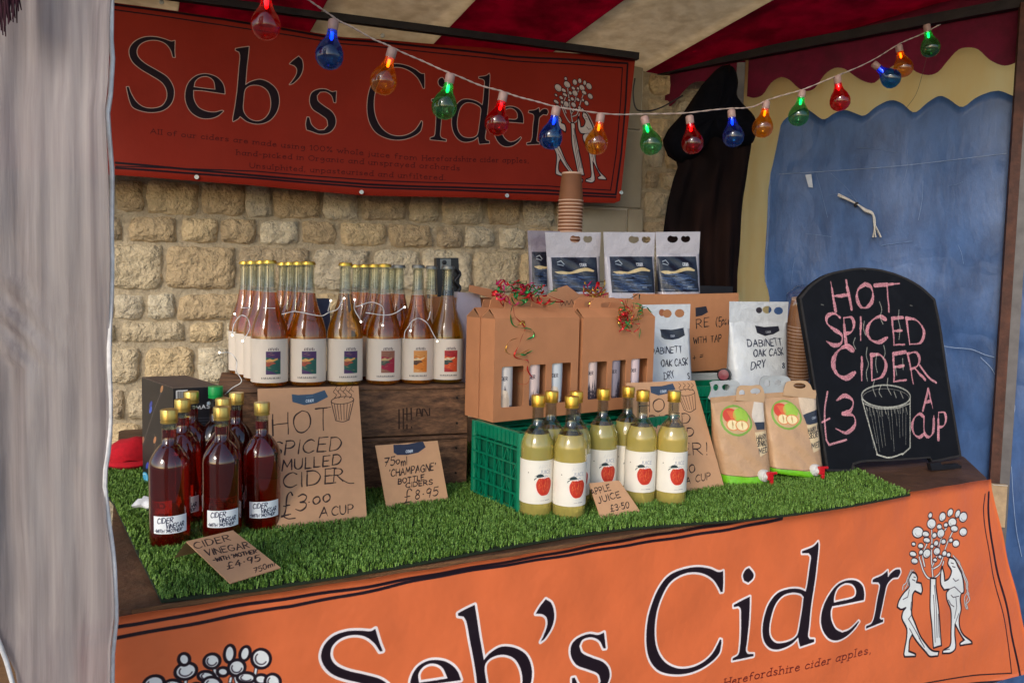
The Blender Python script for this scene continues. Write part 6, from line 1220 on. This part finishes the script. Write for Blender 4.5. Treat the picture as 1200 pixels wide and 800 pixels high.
WP_ = M('white_cap_plastic', (200, 200, 198), .5, .04, coat=.2); RPm = M('red_plastic', (190, 20, 34), .35, .05, coat=.3); SH = M('silver_handle', (184, 188, 190), .3, .06, 10, .3, 30, metal=.3); KH_ = M('kraft_handle', (190, 156, 122), .5, .06)
def kraft(i, y, quad, label, sh, shh, kh, khh, tap, lev):
    pl = (lambda q: Plane((q[0], q[1], 0), (math.cos(R_(18)), math.sin(R_(18)), 0), ZZ))(at_y(((quad[2][0]+quad[3][0])/2, quad[2][1]), y))
    t = pouch('tap_pouch__%d' % i, label, pl, quad, .020, .07, kd(i), KP, seal=.06, group='kraft juice pouches with red taps', rough=.5)
    slab('silver_grip', pl, sm(ka(sh), closed=True, n=3, corner=60), [ka(h) for h in shh], .003, SH, t, front=-.036); slab('kraft_grip', pl, sm(ka(kh), closed=True, n=3, corner=60), [ka(h) for h in khh], .002, KH_, t, front=-.031)
    T0 = pl.P(*pl.hit(ka([tap])[0]), .012); ax = pl.N+pl.U*.35; ax /= np.linalg.norm(ax)
    MB().lathe([(.014, -.012), (.0165, -.008), (.0165, .006), (.015, .009), (.011, .010), (.009, .022), (0, .023)], 26, T0, ax).build('tap_collar', WP_, t, smooth=35)
    for k_ in range(14): pass
    L0 = T0+ax*.020+ZZ*.003; MB().box(L0, (.018, .012, .022), pl.U, pl.N, ZZ, bev=.002).box(L0-ZZ*.015+pl.U*.006, (.008, .009, .018), pl.U, pl.N, ZZ, bev=.0015).box(L0+ZZ*.007+pl.U*.013, (.018, .007, .007), pl.U, pl.N, ZZ, bev=.0015).build('tap_lever', RPm, [c_ for c_ in t.children if c_.name.startswith('tap_collar')][0])
    return t
kraft(0, 2.03, [(841, 468), (905, 462), (904, 565), (851, 573)], 'left kraft juice pouch with apple picture, green base and red tap beside the mulled sign', [(80, 290), (92, 262), (96, 240), (88, 212), (104, 204), (160, 202), (215, 200), (236, 216), (240, 238), (222, 262), (212, 290), (160, 292), (100, 302)], [ell(118, 236, 14, 17, 0, 14), ell(168, 235, 20, 16, 0, 14)], [(212, 300), (216, 262), (222, 236), (240, 225), (290, 226), (330, 222), (346, 238), (356, 275), (352, 310)], [ell(243, 262, 15, 16, 0, 14), ell(310, 254, 26, 16, 0, 14)], (300, 655), (352, 672))
kraft(1, 2.10, [(904, 463), (966, 459), (965.5, 561), (906, 553)], 'right kraft juice pouch with apple picture and red tap in front of the chalkboard', [(350, 268), (338, 230), (342, 192), (358, 180), (420, 178), (470, 180), (490, 198), (484, 236), (450, 258), (440, 275), (380, 275)], [ell(373, 215, 15, 18, 0, 14), ell(424, 212, 18, 14, 0, 14)], [(448, 275), (456, 232), (470, 206), (520, 200), (562, 202), (584, 222), (594, 245), (612, 258), (610, 290)], [ell(530, 226, 32, 14, .05, 16)], (552, 628), (604, 640))
# cup stacks
CUPB = M('cup_brown', (124, 80, 52), .7, .08); CUPR = M('cup_rim', (206, 172, 150), .6, .05)
def cups(label, C0, ax, n, r0, r1, hc, pitch, whole=1):
    t = thing('paper_cup_stack', label, 'cups', tuple(C0)); ax = np.array(ax, float)/np.linalg.norm(ax)
    for k_ in range(n):
        o = C0+ax*pitch*k_; full = k_ == n-1; h = hc if full else pitch+.006
        rt = r1+(r0-r1)*h/hc; MB().lathe([(r1, .003), (rt, h)] + ([(rt-.002, h), (rt-.004, h-.004), (0, h-.004)] if full else []), 28, o, ax).build('cup_wall', CUPB, t, smooth=40)
        MB().lathe([(r1-.001, .0035), (r1+.0015, .0035), (r1+.0018, .0015), (r1+.001, 0), (r1-.001, 0)], 28, o, ax).build('cup_rim', CUPR, t, smooth=60)
        if full: MB().lathe([(rt-.0022, h-.003), (rt+.0005, h-.006), (rt+.0006, h+.0005), (rt-.002, h+.001)], 28, o, ax).build('base_rim', CUPR, t, smooth=40)
    return t
cp0 = at_y((667, 300), 2.66); zt = at_y((668, 202), 2.66)[2]; zb = bgx+.002; nC = int((zt-.098-zb)/.0118); cp = np.array([cp0[0], 2.66, zt-.098-(nC-1)*.0118])
c1 = cups('upside-down stack of brown paper cups rising behind the foil pouches', cp, (0, 0, 1), nC, .033, .042, .096, .0118)
gp_t = thing('glossy_parcel', 'dark glossy wrapped parcel supporting the cup stack behind the pouches', 'parcel', (cp[0], 2.66, bgx)); MB().box((cp[0], 2.68, (bgx+cp[2])/2-.002), (.14, .1, max(.004, cp[2]-bgx-.006)), bev=.0015).build('parcel', BK, gp_t) if cp[2]-bgx > .01 else None
c2a, c2b = at_y((931, 452), 2.50), at_y((941, 350), 2.46); ax = (c2b-c2a); L_ = np.linalg.norm(ax); 
c2 = cups('leaning stack of tan paper cups in clear plastic beside the chalkboard', c2a, ax, 20, .034, .042, .09, .0105)
for ch in c2.children:
    if ch.name.startswith('cup_wall'): ch.data.materials[0] = M('cup_tan', (150, 100, 60), .7, .08)
FILM = thin_glass('clear_film', (244, 246, 248), .22, .12)
axn = ax/L_; mb = MB().tube([c2a-axn*.02]+[c2a+axn*t_ for t_ in np.linspace(0, .30, 9)]+[c2a+axn*.33], .052, 16, rs=[.5, 1, 1.03, .98, 1.02, 1, 1.04, .97, 1, .95, .35]); 
for i, v in enumerate(mb.v): mb.v[i] = tuple(np.array(v)+rng.normal(0, .0025, 3))
mb.build('plastic_sleeve', FILM, c2, smooth=60)
# dark round bottle end and black christmas box etc.
rb = thing('red_topped_jar', 'dark jar with a purple red lid lying behind the left silver grip', 'jar', tuple(at_y((848, 440), 2.33))); jc = at_y((848, 439), 2.33); MB().lathe([(.020, -.05), (.020, 0), (.017, .002), (.0, .002)], 20, jc, (-.4, -1, .1)).build('jar_body', BK, rb, smooth=40); MB().lathe([(.016, 0), (.0155, .003), (0, .004)], 20, jc+np.array([-.4, -1, .1])/1.08*.002, (-.4, -1, .1)).build('lid', M('plum', (110, 22, 44), .35), rb, smooth=40)
bk = [at_z(p, GZ) for p in ((203, 590),)]; e1, e2, e3 = np.array([-.765, 1.735, GZ]), np.array([-.690, 1.80, GZ]), np.array([-.92, 1.90, GZ])
zt_ = at_y((203, 455), 1.735)[2]; BH = zt_-GZ; e1 = np.array([at_y((203, 455), 1.735)[0], 1.735, GZ]); e3 = np.array([at_y((166, 440.6), 1.905)[0], 1.905, GZ]); e2 = np.array([at_y((259, 451), 1.785)[0], 1.785, GZ]); e4 = e3+e2-e1
xb = thing('black_lights_box', 'black printed carton for lights with a barcode behind the vinegar bottles', 'box', tuple(e1)); LB = (20, 20, 28)
fpl = Plane(e1, e2-e1, ZZ); lpl = Plane(e3, e1-e3, ZZ); W1, W2 = np.linalg.norm(e2-e1), np.linalg.norm(e1-e3)
def dfr(c):
    c.use(130, 390, 4.706); c.poly([[(358, 318), (424, 314), (424, 366), (358, 372)]], (206, 206, 206))
    for k_ in range(13): c.stroke([(366+k_*4.2, 324), (366+k_*4.2, 362)], 1.2+(k_ % 3)*.8, (60, 60, 60))
    c.poly([[(296, 320), (312, 322), (322, 350), (312, 400), (300, 400)]], (190, 190, 190)); c.write('MAS', (468, 424), (545, 414), 20, 4, (200, 204, 210), jit=0); c.poly([ell(540, 388, 12, 10)], (180, 200, 220)); 
    for y in (470, 485, 500, 515): c.stroke([(470, y), (560, y-3)], 2, (120, 124, 136), .8)
def dlf(c):
    c.use(130, 390, 4.706)
    for P, col in (([(175, 620), (200, 540), (240, 420), (275, 330), (282, 300)], (120, 110, 104)), ([(240, 680), (245, 600), (240, 560)], (150, 120, 90)),): c.stroke(sm(P, corner=181), 3, col)
    for x, y, cl in ((220, 395, (40, 60, 150)), (218, 425, (60, 90, 190)), (280, 310, (170, 120, 80)), (242, 590, (180, 120, 80)), (200, 730, (50, 70, 170)), (176, 590, (150, 90, 70))): c.poly([ell(x, y, 7, 20, .2)], cl)
    c.poly([ell(185, 800, 20, 34)], (70, 160, 200)); c.stroke(ell(185, 800, 12, 24), 3, (220, 230, 240), closed=True)
def panel(pl, W, H_, dr, nm):
    c = pcanvas(pl, 0, 0, W, H_, 1500, LB); dr(c); slab(nm, pl, [(0, 0), (W, 0), (W, H_), (0, H_)], [], .002, M('lights_box_'+nm, img=c.image('lights_'+nm), rough=.35, var=.05), xb, ext=(0, 0, W, H_), px=False)
panel(fpl, W1, BH, dfr, 'front_panel'); panel(lpl, W2, BH, dlf, 'side_panel')
V = [e1, e2, e4, e3]; V = [v+((e1+e4)/2-v)*.02 for v in V]; V = [v+ZZ*.001 for v in V]+[v+ZZ*(BH-.002) for v in V]; mesh('carcass', V, [[3, 2, 1, 0], [4, 5, 6, 7], [0, 1, 5, 4], [1, 2, 6, 5], [2, 3, 7, 6], [3, 0, 4, 7]], M('carton_dark', (30, 30, 36), .5), xb)
V = [e1, e2, e4, e3]; V = [v+ZZ*(BH-.001) for v in V]+[v+ZZ*(BH+.0015) for v in V]; mesh('top_flap', V, [[3, 2, 1, 0], [4, 5, 6, 7], [0, 1, 5, 4], [1, 2, 6, 5], [2, 3, 7, 6], [3, 0, 4, 7]], M('carton_top', (92, 80, 72), .6, .1), xb)
# red and green felt hat, tissue
FELT = M('red_felt', (176, 10, 30), .95, .15, 30, .4, 120, bd=.003); ht = at_z((143, 551), GZ); hat = thing('felt_elf_hat', 'red felt hat with green trim lying on the mat at the far left', 'hat', tuple(ht))
mb = MB().lathe([(.055, .002), (.062, .012), (.058, .02), (.052, .022)], 26, ht+np.array([0, .05, .0])); mb.build('brim', FELT, hat, smooth=60)
mb = MB().lathe([(.050, .022), (.056, .04), (.050, .058), (.034, .072), (.014, .078), (0, .079)], 26, ht+np.array([0, .05, .0]))
for i, v in enumerate(mb.v): mb.v[i] = (v[0]+.004*math.sin(v[1]*90), v[1], v[2]+.004*math.sin(v[0]*80))
mb.build('crown', FELT, hat, smooth=60)
mb = MB().lathe([(.0, .0), (.022, .01), (.026, .03), (.018, .05), (0, .058)], 16, ht+np.array([.062, .045, .0])); mb.build('green_trim', M('green_felt', (16, 84, 34), .95, .15, 30, .4, 120), hat, smooth=60)
tq = at_z((173, 594), GZ+.004); mb = MB().lathe([(0, 0), (.022, .003), (.026, .010), (.016, .019), (0, .023)], 16, tq)
for i, v in enumerate(mb.v): mb.v[i] = (v[0]+.006*math.sin(v[1]*200+v[2]*90), v[1]+.004*math.sin(v[0]*170), v[2]+.003*math.sin(v[0]*230))
tag(mb.build('crumpled_tissue', M('tissue', (214, 216, 218), .9, .04), base=tuple(tq), smooth=70), 'crumpled white tissue on the mat left of the vinegar bottles', 'tissue')

# ================================================================ COAT
CP = Plane(tuple(at_y((830, 250), 3.02)*np.array([1, 1, 0])), (1, .05, 0), ZZ); kq = K(740, 60, 2.667)
coat = thing('hanging_coat', 'long black and dark brown coat hanging from the stall frame', 'coat', tuple(CP.P(0, 1.6)))
cl_ = [CP.hit(p) for p in kq([(270, 55), (225, 100), (190, 150), (165, 190), (120, 240), (100, 280), (118, 330), (150, 350), (130, 400), (112, 470), (96, 560), (92, 700), (88, 900)])]; crr = [CP.hit(p) for p in kq([(300, 50), (318, 90), (325, 150), (345, 190), (375, 215), (380, 250), (372, 300), (360, 360), (352, 450), (345, 560), (335, 700), (330, 900)])]
def cfn(u, v):
    z1_, z0_ = cl_[0][1], cl_[-1][1]; z_ = z0_+(z1_-z0_)*v; l = np.interp(z_, [p[1] for p in cl_[::-1]], [p[0] for p in cl_[::-1]]); r = np.interp(z_, [p[1] for p in crr[::-1]], [p[0] for p in crr[::-1]])
    a_ = l+(r-l)*u; o = .05*math.sin(math.pi*u)+.026*math.sin(u*15+2*math.sin(v*5))*(.4+.6*(1-v))+.012*math.sin(u*31+v*7)*(1-v)+.01*math.sin(v*23+u*6)*v
    return CP.P(a_, z_, o)
COATM = M('coat_cloth', (12, 11, 15), .9, .35, 3, .4, 90, col2=(34, 20, 16), bd=.003, stretch=(1, 1, .4), spec=.1)
surf('cloth', cfn, 60, 50, COATM, coat, th=.004, N=CP.N)
hq = [CP.hit(p) for p in kq([(270, 55), (300, 50), (322, 90), (326, 150), (380, 225), (372, 290), (300, 300), (240, 290), (200, 330), (150, 350), (110, 320), (100, 280), (125, 238), (170, 190), (225, 100)])]
cx_, cy_ = np.mean([p[0] for p in hq]), np.mean([p[1] for p in hq]); H2 = sm(hq, closed=True, n=5, corner=181)
V = [CP.P(cx_, cy_, .10)]; f = []; n = len(H2)
for k_, (s_, o) in enumerate(((.35, .095), (.65, .085), (.88, .065), (1.0, .03), (.95, .0))):
    V += [CP.P(cx_+(p[0]-cx_)*s_, cy_+(p[1]-cy_)*s_, o+.01*math.sin(i*.6+k_)) for i, p in enumerate(H2)]
for i in range(n): f.append([0, 1+i, 1+(i+1) % n])
for k_ in range(4): f += [[1+k_*n+i, 1+(k_+1)*n+i, 1+(k_+1)*n+(i+1) % n, 1+k_*n+(i+1) % n] for i in range(n)]
mesh('hood', V, f, M('coat_black', (9, 10, 17), .9, .3, 6, .2, 60, spec=.1), coat, smooth=True)

# ================================================================ FESTOON BULBS
bl = [(313, -14, 311, 20, 'red', 1.52), (391, 25, 387, 60, 'blue', 1.60), (460, 58, 450, 93, 'amber', 1.66), (528, 88, 521, 122, 'green', 1.73), (590, 110, 583, 142, 'red', 1.80), (652, 127, 646, 158, 'blue', 1.86), (704, 135, 699, 166, 'amber', 1.92), (755, 138, 762, 167, 'green', 2.0), (808, 137, 811, 166, 'red', 2.06), (857, 130, 859, 159, 'blue', 2.12), (898, 120, 894, 147, 'amber', 2.18), (940, 107, 936, 134, 'green', 2.22), (981, 90, 985, 116, 'red', 2.26), (1024, 75, 1042, 91, 'blue', 2.40), (1053, 54, 1058, 79, 'amber', 2.44), (1086, 30, 1091, 55, 'green', 2.46)]
BC = {'red': ((206, 24, 30), (255, 30, 30)), 'blue': ((20, 110, 190), (20, 60, 255)), 'amber': ((236, 150, 30), (255, 110, 20)), 'green': ((90, 176, 110), (10, 255, 110))}
SOCK = M('bulb_socket', (150, 122, 114), .5, .1, 30)
place_w = ['first from the left, beside the banner edge', 'second from the left', 'third from the left', 'fourth from the left', 'fifth from the left', 'sixth from the left, before the letter r', 'seventh from the left, over the banner tree', 'eighth from the left, over the pale stone', 'over the coat shoulder', 'over the middle of the coat', 'at the coat edge beside the cream sheet', 'over the cream strip of the side sheet', 'hanging clear above the blue tarpaulin', 'tilted sideways under the right rail', 'just right of the tilted blue one', 'last on the right, against the maroon valance']
proto = {}
for i, (sx, sy, gx, gy, colr, d) in enumerate(bl):
    A = at_y((sx, sy), d); B = at_y((gx, gy), d); ax = B-A; ax[1] += rr.uniform(-.006, .006); ax /= np.linalg.norm(ax)
    if colr not in proto:
        t = thing('festoon_bulb', '', 'light bulb', (0, 0, 0), 'coloured festoon bulbs on the string'); gm_ = thin_glass('glass_'+colr, tuple(255*(c_/255)**.42 for c_ in BC[colr][0]), .10, .03, .22, tuple(min(255, c_*1.15) for c_ in BC[colr][0]))
        pr = [(.0095, -.018), (.0105, -.028), (.0145, -.038), (.0215, -.048), (.0268, -.060), (.0282, -.070), (.0262, -.081), (.0200, -.090), (.0110, -.0955), (0, -.097)]
        MB().lathe(pr, 32).build('glass_globe', gm_, t, smooth=60)
        MB().lathe([(0, .004), (.008, .003), (.0105, 0), (.0105, -.016), (.0095, -.0185)], 20).build('socket', SOCK, t, smooth=40)
        MB().lathe([(0, -.021), (.0032, -.0225), (.0036, -.034), (.0022, -.038), (0, -.039)], 10).build('filament', M('lit_'+colr, BC[colr][1], .4, emis=BC[colr][1], es=5), t, smooth=60); MB().tube([(0, 0, -.018), (0, 0, -.023)], .002, 6).build('stem', SOCK, t); proto[colr] = t
    else: t = copy_tree(proto[colr])
    t['label'] = f'{colr} glass festoon bulb, {place_w[i]}'; t.location = tuple(A); t.rotation_mode = 'QUATERNION'; t.rotation_quaternion = Vector(-ax).to_track_quat('Z', 'Y')
cbw = thing('festoon_cable', 'thin pale twisted cable sagging across the stall with coloured bulbs', 'cable', tuple(at_y((600, 112), 1.8)))
cpx = [(340, -14, 1.5), (366, 3, 1.55), (393, 22, 1.6), (408, 30, 1.61), (440, 47, 1.64), (460, 56, 1.66), (495, 72, 1.7), (528, 86, 1.73), (560, 99, 1.77), (590, 108, 1.8), (620, 117, 1.83), (652, 125, 1.86), (704, 133, 1.92), (755, 134, 2.0), (808, 132, 2.06), (857, 127, 2.12), (880, 126, 2.15), (898, 118, 2.18), (940, 105, 2.22), (981, 89, 2.26), (1024, 70, 2.36), (1053, 52, 2.44), (1076, 42, 2.46), (1102, 29, 2.47)]
Q = sm([tuple(at_y((x, y), d)) for x, y, d in cpx], n=12, corner=181)
for ph in (0, math.pi):
    pts = [np.array(q)+np.array([0, math.cos(k_*.9+ph), math.sin(k_*.9+ph)])*.0011+np.array([0, 0, .0006*math.sin(k_*.37)]) for k_, q in enumerate(Q)]; MB().tube(pts, .0011, 5).build('cable_strand', M('cable_white', (176, 158, 148), .5, .1), cbw, smooth=60)
crease([(1091, 66), (1085, 90), (1077, 115), (1064, 133)], .0006, M('thin_cord', (90, 70, 60), .8), 'loose_cord', cbw, .06)
cbk = thing('black_lead', 'black cable looping from the rear corner of the frame to the coat', 'cable', tuple(at_y((760, 130), 3.0))); MB().tube([at_y(p, 3.0) for p in sm([(744, 92), (742, 110), (746, 128), (760, 130), (775, 126), (800, 112)], n=6, corner=181)], .003, 7).build('lead', BK, cbk, smooth=60)
